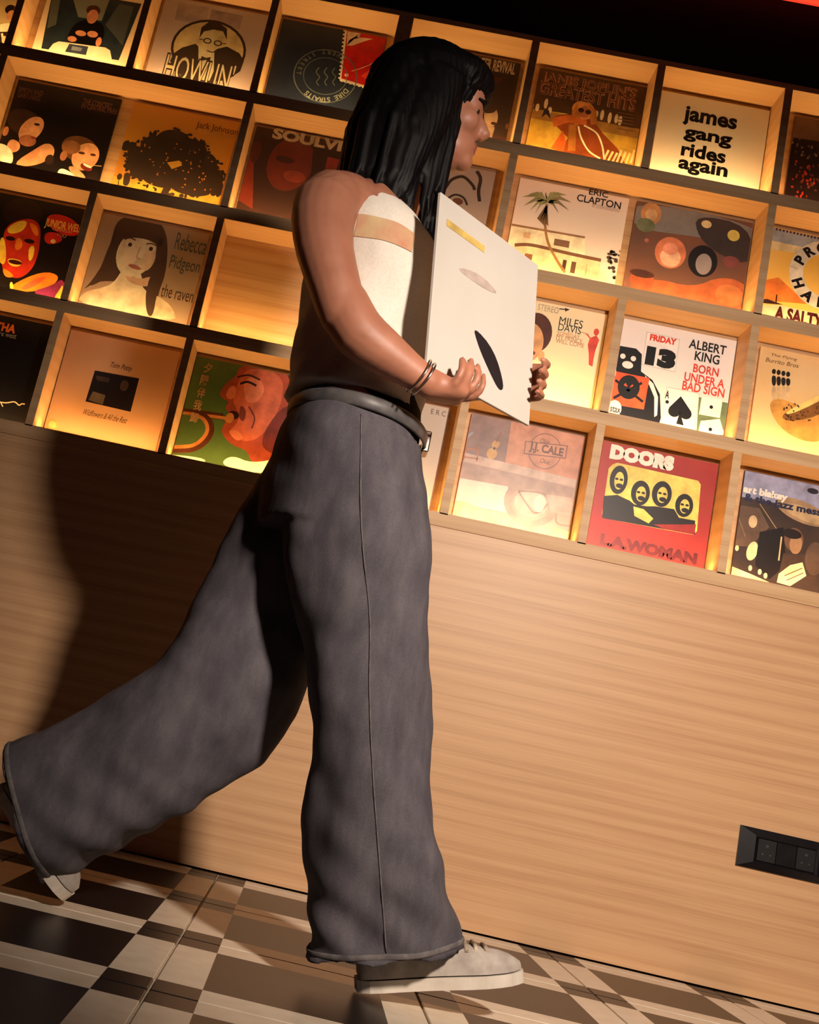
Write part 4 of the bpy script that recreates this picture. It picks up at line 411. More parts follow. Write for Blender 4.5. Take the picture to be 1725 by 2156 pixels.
"soulville":{"row":2,"x":0.741,"w":0.314,"bg":[58,16,16],"bg2":[34,12,14],"items":[["p",[150,44,26],[[-0.009,0.241],[-0.037,0.671],[0.016,0.829],[0.147,0.179]],0],["e",[120,36,24],[0.387,0.689],0.208,0.28,-10,0],["e",[70,18,18],[0.327,0.72],0.088,0.034,0,0],["e",[165,60,36],[0.449,0.572],0.104,0.059,0,0],["p",[40,12,14],[[0.556,0.897],[0.82,0.914],[0.835,0.424],[0.624,0.378]],0],["e",[84,22,20],[0.046,0.738],0.048,0.11,0,0],["p",[150,46,30],[[0.704,0.831],[0.82,0.827],[0.797,0.647],[0.708,0.686]],0],["t",[228,206,176],"SOULVILLE",0.16,0.905,0.95,0.111,0.05,0]]},
"ink_lines":{"row":2,"x":1.13,"w":0.314,"bg":[216,200,194],"bg2":[200,184,178],"items":[["l",[34,28,30],0.028,[[0.578,0.751],[0.621,0.847],[0.713,0.896],[0.807,0.839],[0.842,0.789]]],["l",[34,28,30],0.032,[[0.825,0.978],[0.873,0.911],[0.878,0.787],[0.905,0.687]]],["l",[34,28,30],0.02,[[0.607,0.642],[0.674,0.705],[0.755,0.693],[0.803,0.627]]],["l",[34,28,30],0.02,[[0.335,0.776],[0.402,0.703],[0.439,0.606]]],["e",[120,70,50],[0.712,0.646],0.048,0.034,0,0],["l",[34,28,30],0.02,[[0.271,0.569],[0.205,0.46],[0.148,0.305]]],["l",[34,28,30],0.024,[[-0.001,0.607],[0.107,0.726],[0.203,0.689]]],["e",[90,60,50],[-0.061,0.259],0.064,0.042,0,0]]},
"palm_house":{"row":2,"x":1.515,"w":0.314,"bg":[238,224,216],"bg2":[230,214,206],"items":[["p",[232,216,190],[[-0.133,0.518],[-0.066,0.533],[0.314,0.539],[0.668,0.541],[0.712,0.269],[1.038,0.266],[1.022,0.151],[-0.125,0.088]],0],["p",[222,196,160],[[0.063,0.344],[0.836,0.352],[0.858,0.162],[0.066,0.129]],0],["l",[150,112,84],0.02,[[-0.065,0.524],[0.229,0.53],[0.668,0.541]]],["l",[110,78,58],0.032,[[0.064,0.335],[0.214,0.367],[0.56,0.358],[0.844,0.354]]],["p",[128,88,62],[[0.169,0.18],[0.238,0.18],[0.238,0.279],[0.169,0.279]],0],["p",[215,190,150],[[0.325,0.176],[0.399,0.176],[0.399,0.295],[0.325,0.295]],0],["p",[120,92,72],[[0.403,0.474],[0.541,0.475],[0.543,0.41],[0.405,0.409]],0],["p",[214,180,140],[[0.125,0.48],[0.185,0.483],[0.186,0.427],[0.126,0.423]],0],["p",[70,50,40],[[0.513,0.18],[0.546,0.18],[0.546,0.289],[0.513,0.289]],0],["p",[90,66,50],[[0.59,0.178],[0.632,0.178],[0.632,0.289],[0.59,0.289]],0],["p",[110,80,60],[[0.727,0.18],[0.73,0.18],[0.73,0.292],[0.727,0.292]],0],["p",[110,80,60],[[0.761,0.178],[0.76,0.178],[0.76,0.289],[0.761,0.289]],0],["l",[150,112,70],0.024,[[0.28,0.789],[0.295,0.602],[0.351,0.425],[0.453,0.278],[0.549,0.169]]],["p",[150,150,104],[[0.265,0.828],[0.151,0.874],[0.047,0.811],[0.157,0.837],[0.286,0.804]],0],["p",[150,150,104],[[0.265,0.828],[0.164,0.832],[0.074,0.727],[0.171,0.795],[0.286,0.804]],0],["p",[150,150,104],[[0.265,0.828],[0.197,0.815],[0.139,0.694],[0.203,0.778],[0.286,0.804]],0],["p",[150,150,104],[[0.265,0.828],[0.213,0.901],[0.172,0.865],[0.22,0.864],[0.286,0.804]],0],["p",[150,150,104],[[0.265,0.828],[0.25,0.908],[0.245,0.879],[0.256,0.871],[0.286,0.804]],0],["p",[150,150,104],[[0.265,0.828],[0.291,0.917],[0.327,0.898],[0.297,0.88],[0.286,0.804]],0],["p",[150,150,104],[[0.265,0.828],[0.347,0.926],[0.44,0.915],[0.353,0.889],[0.286,0.804]],0],["p",[138,128,92],[[0.265,0.828],[0.375,0.894],[0.494,0.852],[0.381,0.857],[0.286,0.804]],0],["p",[138,128,92],[[0.265,0.828],[0.371,0.852],[0.488,0.768],[0.378,0.815],[0.286,0.804]],0],["p",[138,128,92],[[0.265,0.828],[0.329,0.827],[0.403,0.718],[0.335,0.79],[0.286,0.804]],0],["p",[150,150,104],[[0.265,0.828],[0.222,0.804],[0.189,0.672],[0.228,0.767],[0.286,0.804]],0],["p",[150,150,104],[[0.265,0.828],[0.18,0.894],[0.105,0.852],[0.186,0.857],[0.286,0.804]],0],["p",[150,150,104],[[0.265,0.828],[0.315,0.924],[0.376,0.912],[0.322,0.887],[0.286,0.804]],0],["p",[112,88,62],[[0.273,0.778],[0.216,0.632],[0.246,0.61],[0.289,0.762]],0],["p",[112,88,62],[[0.273,0.778],[0.246,0.61],[0.275,0.588],[0.289,0.762]],0],["p",[112,88,62],[[0.273,0.778],[0.275,0.588],[0.305,0.566],[0.289,0.762]],0],["p",[112,88,62],[[0.273,0.778],[0.299,0.602],[0.329,0.58],[0.289,0.762]],0],["e",[70,60,48],[0.927,0.453],0.017,0.01,0,0],["e",[70,60,48],[0.92,0.362],0.023,0.019,0,0],["e",[70,60,48],[0.999,0.433],0.018,0.012,0,0],["e",[70,60,48],[0.92,0.451],0.015,0.02,0,0],["e",[70,60,48],[1.033,0.266],0.022,0.011,0,0],["e",[70,60,48],[0.96,0.304],0.021,0.019,0,0],["e",[70,60,48],[1.007,0.475],0.019,0.017,0,0],["e",[70,60,48],[0.964,0.439],0.018,0.01,0,0],["e",[70,60,48],[1.049,0.252],0.019,0.012,0,0],["e",[70,60,48],[1.032,0.336],0.023,0.019,0,0],["e",[70,60,48],[0.975,0.371],0.019,0.014,0,0],["e",[70,60,48],[0.927,0.393],0.022,0.009,0,0],["e",[70,60,48],[0.928,0.297],0.015,0.015,0,0],["e",[70,60,48],[0.968,0.39],0.024,0.011,0,0],["e",[70,60,48],[0.954,0.429],0.02,0.012,0,0],["e",[70,60,48],[0.972,0.271],0.016,0.016,0,0],["e",[70,60,48],[1.01,0.472],0.013,0.011,0,0],["e",[70,60,48],[1.016,0.32],0.015,0.013,0,0],["e",[70,60,48],[0.936,0.349],0.013,0.017,0,0],["e",[70,60,48],[1.048,0.226],0.021,0.021,0,0],["e",[70,60,48],[0.909,0.394],0.024,0.018,0,0],["e",[70,60,48],[0.987,0.216],0.019,0.019,0,0],["e",[70,60,48],[0.939,0.429],0.017,0.01,0,0],["e",[70,60,48],[0.984,0.21],0.016,0.009,0,0],["e",[70,60,48],[0.907,0.429],0.021,0.013,0,0],["e",[70,60,48],[0.934,0.456],0.024,0.014,0,0],["t",[26,20,20],"ERIC",0.633,0.965,0.174,0.057,0.015,0],["t",[26,20,20],"CLAPTON",0.535,0.877,0.4,0.072,0.015,0],["t",[170,150,140],"461 OCEAN BOULEVARD",0.679,0.846,0.254,0.036,0,0]]},
"painted":{"row":2,"x":1.852,"w":0.33,"bg":[128,84,66],"bg2":[92,74,70],"items":[["p",[126,124,128],[[-0.053,1.005],[1.055,0.991],[1.041,0.771],[0.595,0.764],[-0.027,0.717]],1],["p",[60,54,58],[[0.493,0.977],[0.976,0.973],[1.048,0.586],[0.777,0.618],[0.556,0.755]],1],["p",[168,92,58],[[0.068,0.178],[0.255,0.29],[0.581,0.267],[0.801,0.437],[1.047,0.401],[1.063,0.084],[0.007,0.049]],1],["e",[190,140,96],[0.132,0.895],0.088,0.11,0,0],["e",[206,170,130],[0.137,0.886],0.052,0.059,0,0],["e",[110,118,92],[0.104,0.775],0.08,0.068,0,0],["e",[200,120,90],[0.347,0.557],0.132,0.153,0,0],["e",[226,178,150],[0.353,0.512],0.088,0.093,0,0],["e",[212,140,120],[0.342,0.593],0.064,0.059,0,0],["e",[34,30,36],[0.626,0.537],0.124,0.153,0,0],["e",[150,140,146],[0.637,0.511],0.068,0.102,0,0],["e",[214,196,150],[0.61,0.899],0.044,0.038,0,0],["e",[206,190,100],[0.85,0.841],0.052,0.055,0,0],["e",[120,70,72],[0.863,0.581],0.072,0.059,0,0],["e",[182,112,70],[0.888,0.263],0.12,0.102,0,0],["e",[160,84,54],[0.148,0.242],0.104,0.093,0,0],["e",[70,44,40],[0.139,0.305],0.104,0.038,0,0],["e",[176,110,96],[0.133,0.63],0.02,0.021,0,0]]},
"lifebuoy":{"row":2,"x":2.23,"w":0.314,"bg":[228,176,72],"bg2":[236,196,110],"items":[["p",[150,160,172],[[-0.002,0.992],[0.587,0.988],[0.607,0.81],[0.304,0.861],[0.0,0.777]],0],["p",[222,204,160],[[0.023,0.866],[0.304,0.861],[0.355,0.797],[0.017,0.78]],0],["p",[216,120,54],[[0.014,0.473],[0.134,0.526],[0.411,0.329],[0.022,0.281]],0],["e",[204,198,186],[0.543,0.634],0.328,0.331,0,0.62],["l",[170,160,150],0.008,[[0.219,0.656],[0.289,0.643]]],["p",[198,182,152],[[0.028,0.237],[0.167,0.267],[0.67,0.258],[0.697,0.028],[0.014,0.015]],0],["p",[50,30,34],[[0.021,0.29],[0.061,0.303],[0.208,0.276],[0.025,0.254]],0],["l",[60,30,20],0.012,[[0.138,0.361],[0.14,0.279]]],["r",[24,18,22],"PROCOL",[0.543,0.634],0.264,158,22,0.128,0.05],["r",[24,18,22],"HARUM",[0.543,0.634],0.264,-152,-30,0.128,0.05],["t",[66,22,28],"A SALTY DOG",0.139,0.124,0.698,0.134,0.05,0],["l",[70,24,28],0.02,[[0.051,0.985],[0.068,0.984]]],["l",[70,24,28],0.02,[[0.082,0.984],[0.099,0.983]]],["l",[70,24,28],0.02,[[0.113,0.983],[0.131,0.982]]],["l",[70,24,28],0.02,[[0.145,0.982],[0.162,0.981]]],["l",[70,24,28],0.02,[[0.176,0.982],[0.193,0.981]]],["l",[70,24,28],0.02,[[0.207,0.981],[0.225,0.98]]],["l",[70,24,28],0.02,[[0.239,0.98],[0.256,0.979]]],["l",[70,24,28],0.02,[[0.27,0.979],[0.287,0.978]]],["l",[70,24,28],0.02,[[0.301,0.979],[0.319,0.978]]],["l",[70,24,28],0.02,[[0.333,0.978],[0.35,0.977]]],["l",[70,24,28],0.02,[[0.364,0.977],[0.381,0.976]]],["l",[70,24,28],0.02,[[0.395,0.976],[0.412,0.975]]],["l",[70,24,28],0.02,[[0.427,0.976],[0.444,0.975]]],["l",[70,24,28],0.02,[[0.458,0.975],[0.475,0.974]]],["l",[70,24,28],0.02,[[0.489,0.974],[0.506,0.973]]],["l",[70,24,28],0.02,[[0.52,0.973],[0.537,0.972]]]]},
"poster_face":{"row":3,"x":0.033,"w":0.314,"bg":[16,13,15],"bg2":[26,18,18],"items":[["e",[40,26,24],[0.367,0.846],0.184,0.144,0,0],["p",[176,44,30],[[0.245,0.61],[0.277,0.721],[0.431,0.812],[0.547,0.78],[0.592,0.647],[0.615,0.464],[0.593,0.318],[0.506,0.216],[0.388,0.227],[0.313,0.304]],1],["p",[238,190,70],[[0.26,0.651],[0.331,0.752],[0.438,0.785],[0.423,0.677],[0.323,0.618]],1],["p",[226,120,36],[[0.441,0.776],[0.537,0.749],[0.575,0.644],[0.515,0.668]],1],["p",[238,190,70],[[0.23,0.569],[0.272,0.578],[0.339,0.404],[0.338,0.31],[0.273,0.352]],1],["p",[226,120,36],[[0.381,0.602],[0.426,0.602],[0.457,0.523],[0.424,0.479],[0.383,0.498]],1],["p",[238,190,70],[[0.341,0.395],[0.491,0.399],[0.483,0.332],[0.388,0.321]],1],["e",[40,16,16],[0.325,0.58],0.044,0.021,0,0],["e",[40,16,16],[0.501,0.59],0.048,0.021,0,0],["e",[60,18,16],[0.429,0.367],0.064,0.021,0,0],["p",[226,120,36],[[0.324,0.297],[0.422,0.263],[0.46,0.224],[0.376,0.206]],1],["p",[238,190,70],[[0.507,0.534],[0.561,0.565],[0.578,0.437],[0.546,0.392]],1],["e",[186,40,34],[0.763,0.808],0.168,0.085,-14,0],["p",[186,40,34],[[0.619,0.71],[0.748,0.728],[0.803,0.655],[0.687,0.592],[0.624,0.626]],1],["e",[240,190,120],[0.711,0.635],0.024,0.021,0,0],["t",[246,186,80],"JUNIOR WELLS",0.593,0.742,0.374,0.1,0.02,0],["t",[250,160,110],"COMING AT",0.673,0.741,0.188,0.031,0,0],["t",[250,160,110],"YOU",0.723,0.69,0.09,0.029,0,0],["p",[226,120,36],[[0.446,0.147],[0.693,0.34],[0.864,0.33],[0.817,0.209],[0.623,0.111],[0.477,0.098]],1],["p",[120,40,84],[[0.623,0.111],[0.821,0.228],[0.894,0.318],[0.953,0.164],[0.892,0.095]],1],["p",[238,190,70],[[0.856,0.097],[0.885,0.186],[0.908,0.266],[0.933,0.105]],1],["p",[238,190,70],[[0.433,0.162],[0.453,0.185],[0.491,0.11],[0.461,0.094]],1],["p",[230,90,60],[[0.528,0.137],[0.705,0.296],[0.754,0.279],[0.602,0.125]],1]]},
"portrait":{"row":3,"x":0.372,"w":0.314,"bg":[168,148,138],"bg2":[186,164,142],"items":[["p",[52,36,32],[[0.005,0.23],[0.061,0.316],[0.14,0.557],[0.143,0.784],[0.142,0.926],[0.201,1.005],[0.338,1.064],[0.495,1.04],[0.606,0.95],[0.671,0.757],[0.701,0.529],[0.684,0.386],[0.692,0.25],[0.689,0.121],[0.598,0.101],[0.507,0.394],[0.135,0.369]],1],["p",[236,214,190],[[0.32,0.54],[0.492,0.521],[0.526,0.352],[0.718,0.32],[0.851,0.238],[0.91,0.105],[-0.013,0.097],[0.024,0.225],[0.173,0.294],[0.269,0.361]],1],["p",[206,172,146],[[0.327,0.514],[0.471,0.433],[0.593,0.506],[0.632,0.421],[0.528,0.38],[0.373,0.402]],1],["e",[236,214,190],[0.393,0.687],0.172,0.237,-8,0],["e",[226,196,168],[0.516,0.639],0.056,0.11,-10,0],["e",[244,226,204],[0.348,0.64],0.064,0.102,-8,0],["p",[52,36,32],[[0.157,0.73],[0.151,0.89],[0.208,0.978],[0.362,1.04],[0.512,1.006],[0.605,0.884],[0.606,0.771],[0.494,0.831],[0.361,0.831],[0.238,0.795]],1],["p",[52,36,32],[[0.143,0.784],[0.192,0.766],[0.228,0.52],[0.185,0.38],[0.048,0.267],[0.11,0.401]],1],["p",[52,36,32],[[0.546,0.871],[0.622,0.887],[0.696,0.622],[0.67,0.337],[0.689,0.121],[0.625,0.134],[0.559,0.359],[0.587,0.598]],1],["e",[250,240,225],[0.32,0.751],0.04,0.021,-8,0],["e",[40,26,22],[0.32,0.751],0.02,0.021,0,0],["e",[250,240,225],[0.514,0.751],0.036,0.021,-8,0],["e",[40,26,22],[0.514,0.751],0.02,0.021,0,0],["l",[60,40,34],0.012,[[0.257,0.789],[0.304,0.814],[0.36,0.802]]],["l",[60,40,34],0.012,[[0.461,0.787],[0.51,0.802],[0.558,0.789]]],["l",[190,150,128],0.01,[[0.417,0.749],[0.408,0.648],[0.447,0.633]]],["e",[176,112,100],[0.414,0.551],0.06,0.021,-10,0],["l",[150,90,80],0.0064,[[0.353,0.552],[0.477,0.546]]],["t",[66,84,92],"Rebecca",0.715,0.794,0.286,0.166,0.0,0],["t",[66,84,92],"Pidgeon",0.712,0.574,0.277,0.162,0.0,0],["t",[30,24,24],"the raven",0.703,0.326,0.293,0.124,0.0,0]]},
"plain_cream":{"row":3,"x":1.14,"w":0.314,"bg":[226,206,166],"bg2":[236,220,186],"items":[["e",[206,176,130],[0.517,0.743],0.2,0.254,0,0],["p",[190,150,100],[[0.241,0.409],[0.79,0.438],[0.799,0.17],[0.294,0.15]],0]]},
"stereo_cream":{"row":3,"x":1.511,"w":0.314,"bg":[236,222,182],"bg2":[240,228,194],"items":[["t",[176,166,140],"STEREO",0.382,0.915,0.185,0.059,0,0],["l",[40,34,30],0.01,[[0.268,0.978],[0.359,0.974]]],["p",[40,34,30],[[0.255,0.979],[0.291,0.996],[0.293,0.96]],0],["l",[40,34,30],0.01,[[0.569,0.965],[0.644,0.972]]],["p",[40,34,30],[[0.661,0.976],[0.617,0.985],[0.623,0.949]],0],["t",[40,34,30],"MILES",0.588,0.823,0.209,0.073,-0.0,0],["t",[40,34,30],"DAVIS",0.59,0.765,0.201,0.066,-0.0,0],["t",[190,130,90],"SOMEDAY",0.589,0.719,0.201,0.039,0,0],["t",[190,130,90],"MY PRINCE",0.587,0.683,0.23,0.041,0,0],["t",[190,130,90],"WILL COME",0.589,0.647,0.25,0.041,0,0],["e",[206,74,62],[0.924,0.819],0.024,0.034,0,0],["p",[206,74,62],[[0.876,0.75],[0.929,0.789],[0.96,0.75],[0.943,0.647],[0.939,0.566],[0.942,0.495],[0.907,0.505],[0.89,0.609],[0.869,0.685]],0],["l",[206,74,62],0.012,[[0.895,0.736],[0.855,0.773],[0.836,0.787]]],["l",[190,130,90],0.006,[[0.862,0.783],[0.776,0.792]]],["e",[76,42,32],[0.402,0.701],0.144,0.187,0,0],["e",[200,150,104],[0.351,0.6],0.136,0.187,0,0],["p",[214,160,90],[[0.12,0.191],[0.259,0.355],[0.468,0.365],[0.565,0.288],[0.562,0.066],[0.063,0.045]],0],["e",[206,156,110],[0.488,0.494],0.028,0.051,0,0],["e",[100,56,40],[0.393,0.51],0.04,0.021,0,0]]},
"calendar_white":{"row":3,"x":1.87,"w":0.314,"bg":[236,230,228],"bg2":[228,222,222],"items":[["p",[200,194,190],[[0.212,0.918],[0.508,0.91],[0.511,0.596],[0.218,0.604]],0],["p",[236,230,228],[[0.22,0.91],[0.502,0.904],[0.506,0.604],[0.222,0.614]],0],["t",[206,60,40],"FRIDAY",0.248,0.844,0.235,0.06,0.05,0],["t",[14,12,14],"13",0.237,0.613,0.263,0.178,0.09,0],["t",[26,22,24],"ALBERT",0.592,0.847,0.327,0.085,0.02,0],["t",[26,22,24],"KING",0.657,0.744,0.217,0.088,0.02,0],["t",[206,60,40],"BORN",0.66,0.633,0.222,0.08,0.02,0],["t",[206,60,40],"UNDER A",0.595,0.539,0.35,0.081,0.02,0],["t",[206,60,40],"BAD SIGN",0.59,0.454,0.366,0.084,0.02,0],["p",[14,12,14],[[0.014,0.461],[-0.028,0.676],[0.004,0.737],[0.146,0.741],[0.203,0.699],[0.219,0.542],[0.328,0.485],[0.411,0.371],[0.451,0.16],[0.44,0.07],[0.009,0.019],[-0.052,0.402]],0],["p",[236,230,228],[[0.256,0.514],[0.341,0.453],[0.399,0.342],[0.415,0.178],[0.394,0.156],[0.367,0.334],[0.311,0.428]],0],["e",[236,230,228],[0.043,0.647],0.024,0.025,0,0],["e",[236,230,228],[0.136,0.644],0.024,0.025,0,0],["e",[236,230,228],[0.096,0.577],0.048,0.034,0,0],["p",[216,84,44],[[0.008,0.496],[0.301,0.497],[0.295,0.204],[-0.002,0.192]],0],["e",[14,12,14],[0.136,0.377],0.096,0.11,0,0],["p",[216,84,44],[[0.085,0.379],[0.105,0.41],[0.127,0.379]],0],["p",[216,84,44],[[0.144,0.379],[0.164,0.41],[0.194,0.376]],0],["l",[14,12,14],0.024,[[0.012,0.417],[0.277,0.271]]],["l",[14,12,14],0.024,[[0.243,0.44],[0.022,0.25]]],["p",[206,200,198],[[0.458,0.452],[0.748,0.453],[0.747,0.111],[0.459,0.109]],0],["p",[240,234,230],[[0.465,0.444],[0.743,0.445],[0.742,0.118],[0.466,0.117]],0],["e",[14,12,14],[0.554,0.243],0.052,0.051,0,0],["e",[14,12,14],[0.654,0.243],0.052,0.051,0,0],["p",[14,12,14],[[0.505,0.268],[0.591,0.392],[0.699,0.271],[0.614,0.23]],0],["p",[14,12,14],[[0.603,0.254],[0.587,0.137],[0.653,0.134]],0],["t",[14,12,14],"A",0.457,0.345,0.034,0.074,0.03,0],["e",[14,12,14],[0.482,0.315],0.016,0.017,0,0],["p",[92,116,84],[[0.745,0.417],[1.026,0.417],[1.008,0.064],[0.77,0.064]],0],["p",[240,234,230],[[0.768,0.431],[0.949,0.435],[0.948,0.268],[0.767,0.263]],0],["e",[14,12,14],[0.862,0.35],0.016,0.017,0,0],["p",[240,234,230],[[0.791,0.208],[0.949,0.26],[1.008,0.124],[0.783,0.092]],0],["e",[14,12,14],[0.882,0.149],0.016,0.017,0,0],["e",[240,236,230],[0.045,0.159],0.06,0.076,0,0],["t",[40,34,34],"stax",0.009,0.124,0.091,0.055,0.02,0]]},
"tan_figures":{"row":3,"x":2.25,"w":0.314,"bg":[228,200,152],"bg2":[216,180,126],"items":[["t",[96,66,44],"The Flying",0.09,0.92,0.229,0.032,0,0.2],["t",[96,66,44],"Burrito Bros",0.056,0.864,0.285,0.039,0,0.2],["e",[34,26,26],[0.14,0.788],0.018,0.025,0,0],["p",[34,26,26],[[0.124,0.749],[0.165,0.754],[0.173,0.662],[0.14,0.655]],1],["p",[196,170,130],[[0.136,0.654],[0.177,0.659],[0.187,0.515],[0.154,0.513]],1],["e",[34,26,26],[0.181,0.788],0.018,0.025,0,0],["p",[34,26,26],[[0.166,0.749],[0.207,0.754],[0.213,0.671],[0.181,0.664]],1],["p",[196,170,130],[[0.177,0.663],[0.217,0.667],[0.227,0.524],[0.194,0.521]],1],["e",[34,26,26],[0.223,0.788],0.018,0.025,0,0],["p",[34,26,26],[[0.207,0.749],[0.248,0.754],[0.253,0.68],[0.221,0.673]],1],["p",[196,170,130],[[0.217,0.672],[0.258,0.676],[0.267,0.533],[0.235,0.53]],1],["e",[34,26,26],[0.264,0.789],0.018,0.025,0,0],["p",[34,26,26],[[0.248,0.75],[0.289,0.754],[0.293,0.688],[0.261,0.681]],1],["p",[196,170,130],[[0.257,0.681],[0.298,0.685],[0.307,0.542],[0.275,0.539]],1],["p",[188,140,70],[[0.121,0.483],[0.21,0.564],[0.422,0.514],[0.621,0.566],[0.658,0.252],[0.459,0.208],[0.244,0.291]],1],["p",[120,80,40],[[0.229,0.41],[0.606,0.695],[0.629,0.498],[0.319,0.351]],1],["p",[226,196,120],[[0.267,0.436],[0.605,0.703],[0.612,0.643],[0.326,0.423]],1],["e",[70,46,26],[0.348,0.381],0.008,0.008,0,0],["e",[70,46,26],[0.311,0.414],0.008,0.008,0,0],["e",[70,46,26],[0.289,0.481],0.008,0.008,0,0],["e",[70,46,26],[0.581,0.551],0.008,0.008,0,0],["e",[70,46,26],[0.472,0.487],0.008,0.008,0,0],["e",[70,46,26],[0.412,0.469],0.008,0.008,0,0],["e",[70,46,26],[0.335,0.399],0.008,0.008,0,0],["e",[70,46,26],[0.291,0.483],0.008,0.008,0,0],["e",[70,46,26],[0.269,0.473],0.008,0.008,0,0],["e",[70,46,26],[0.405,0.403],0.008,0.008,0,0],["e",[70,46,26],[0.381,0.522],0.008,0.008,0,0],["e",[70,46,26],[0.359,0.379],0.008,0.008,0,0],["e",[70,46,26],[0.289,0.422],0.008,0.008,0,0],["e",[70,46,26],[0.391,0.438],0.008,0.008,0,0],["e",[70,46,26],[0.379,0.43],0.008,0.008,0,0],["e",[70,46,26],[0.429,0.448],0.008,0.008,0,0],["e",[70,46,26],[0.557,0.487],0.008,0.008,0,0],["e",[70,46,26],[0.304,0.513],0.008,0.008,0,0],["e",[70,46,26],[0.57,0.504],0.008,0.008,0,0],["e",[70,46,26],[0.337,0.381],0.008,0.008,0,0],["e",[70,46,26],[0.457,0.441],0.008,0.008,0,0],["e",[70,46,26],[0.545,0.531],0.008,0.008,0,0],["e",[70,46,26],[0.388,0.403],0.008,0.008,0,0],["e",[70,46,26],[0.315,0.405],0.008,0.008,0,0],["e",[70,46,26],[0.302,0.414],0.008,0.008,0,0],["e",[70,46,26],[0.5,0.416],0.008,0.008,0,0],["e",[70,46,26],[0.537,0.495],0.008,0.008,0,0],["e",[70,46,26],[0.324,0.504],0.008,0.008,0,0],["e",[70,46,26],[0.436,0.472],0.008,0.008,0,0],["e",[70,46,26],[0.298,0.379],0.008,0.008,0,0],["e",[70,46,26],[0.433,0.441],0.008,0.008,0,0],["e",[70,46,26],[0.333,0.491],0.008,0.008,0,0],["e",[70,46,26],[0.268,0.461],0.008,0.008,0,0],["e",[70,46,26],[0.351,0.467],0.008,0.008,0,0],["e",[70,46,26],[0.394,0.411],0.008,0.008,0,0],["e",[70,46,26],[0.546,0.548],0.008,0.008,0,0],["e",[70,46,26],[0.388,0.515],0.008,0.008,0,0],["e",[70,46,26],[0.488,0.41],0.008,0.008,0,0],["e",[70,46,26],[0.337,0.409],0.008,0.008,0,0],["e",[70,46,26],[0.354,0.532],0.008,0.008,0,0]]},
"black_live":{"row":4,"x":0.02,"w":0.314,"bg":[12,10,13],"bg2":[18,14,17],"items":[["t",[222,110,40],"ARETHA",0.302,0.855,0.346,0.08,0.05,0],["t",[150,140,130],"live at fillmore west",0.262,0.81,0.408,0.048,0,0],["l",[225,190,150],0.01,[[0.605,0.219],[0.734,0.221],[0.813,0.247],[0.862,0.227],[0.883,0.244],[0.909,0.246]]],["l",[225,190,150],0.008,[[0.702,0.214],[0.727,0.184]]]]},
"tan_square":{"row":4,"x":0.374,"w":0.314,"bg":[196,150,112],"bg2":[186,138,100],"items":[["p",[26,20,26],[[0.304,0.676],[0.703,0.687],[0.704,0.376],[0.295,0.384]],0],["p",[90,76,66],[[0.316,0.402],[0.337,0.487],[0.451,0.476],[0.449,0.387]],0],["p",[60,46,44],[[0.324,0.635],[0.453,0.637],[0.447,0.591],[0.343,0.595]],0],["e",[70,54,50],[0.592,0.596],0.036,0.051,0,0],["t",[66,46,34],"Tom Petty",0.413,0.722,0.2,0.062,0,0.25],["t",[40,28,22],"Wildflowers & All the Rest",0.292,0.264,0.396,0.056,0,0.25],["e",[214,140,84],[0.065,0.118],0.052,0.055,0,0],["e",[226,170,110],[0.065,0.118],0.032,0.034,0,0]]},
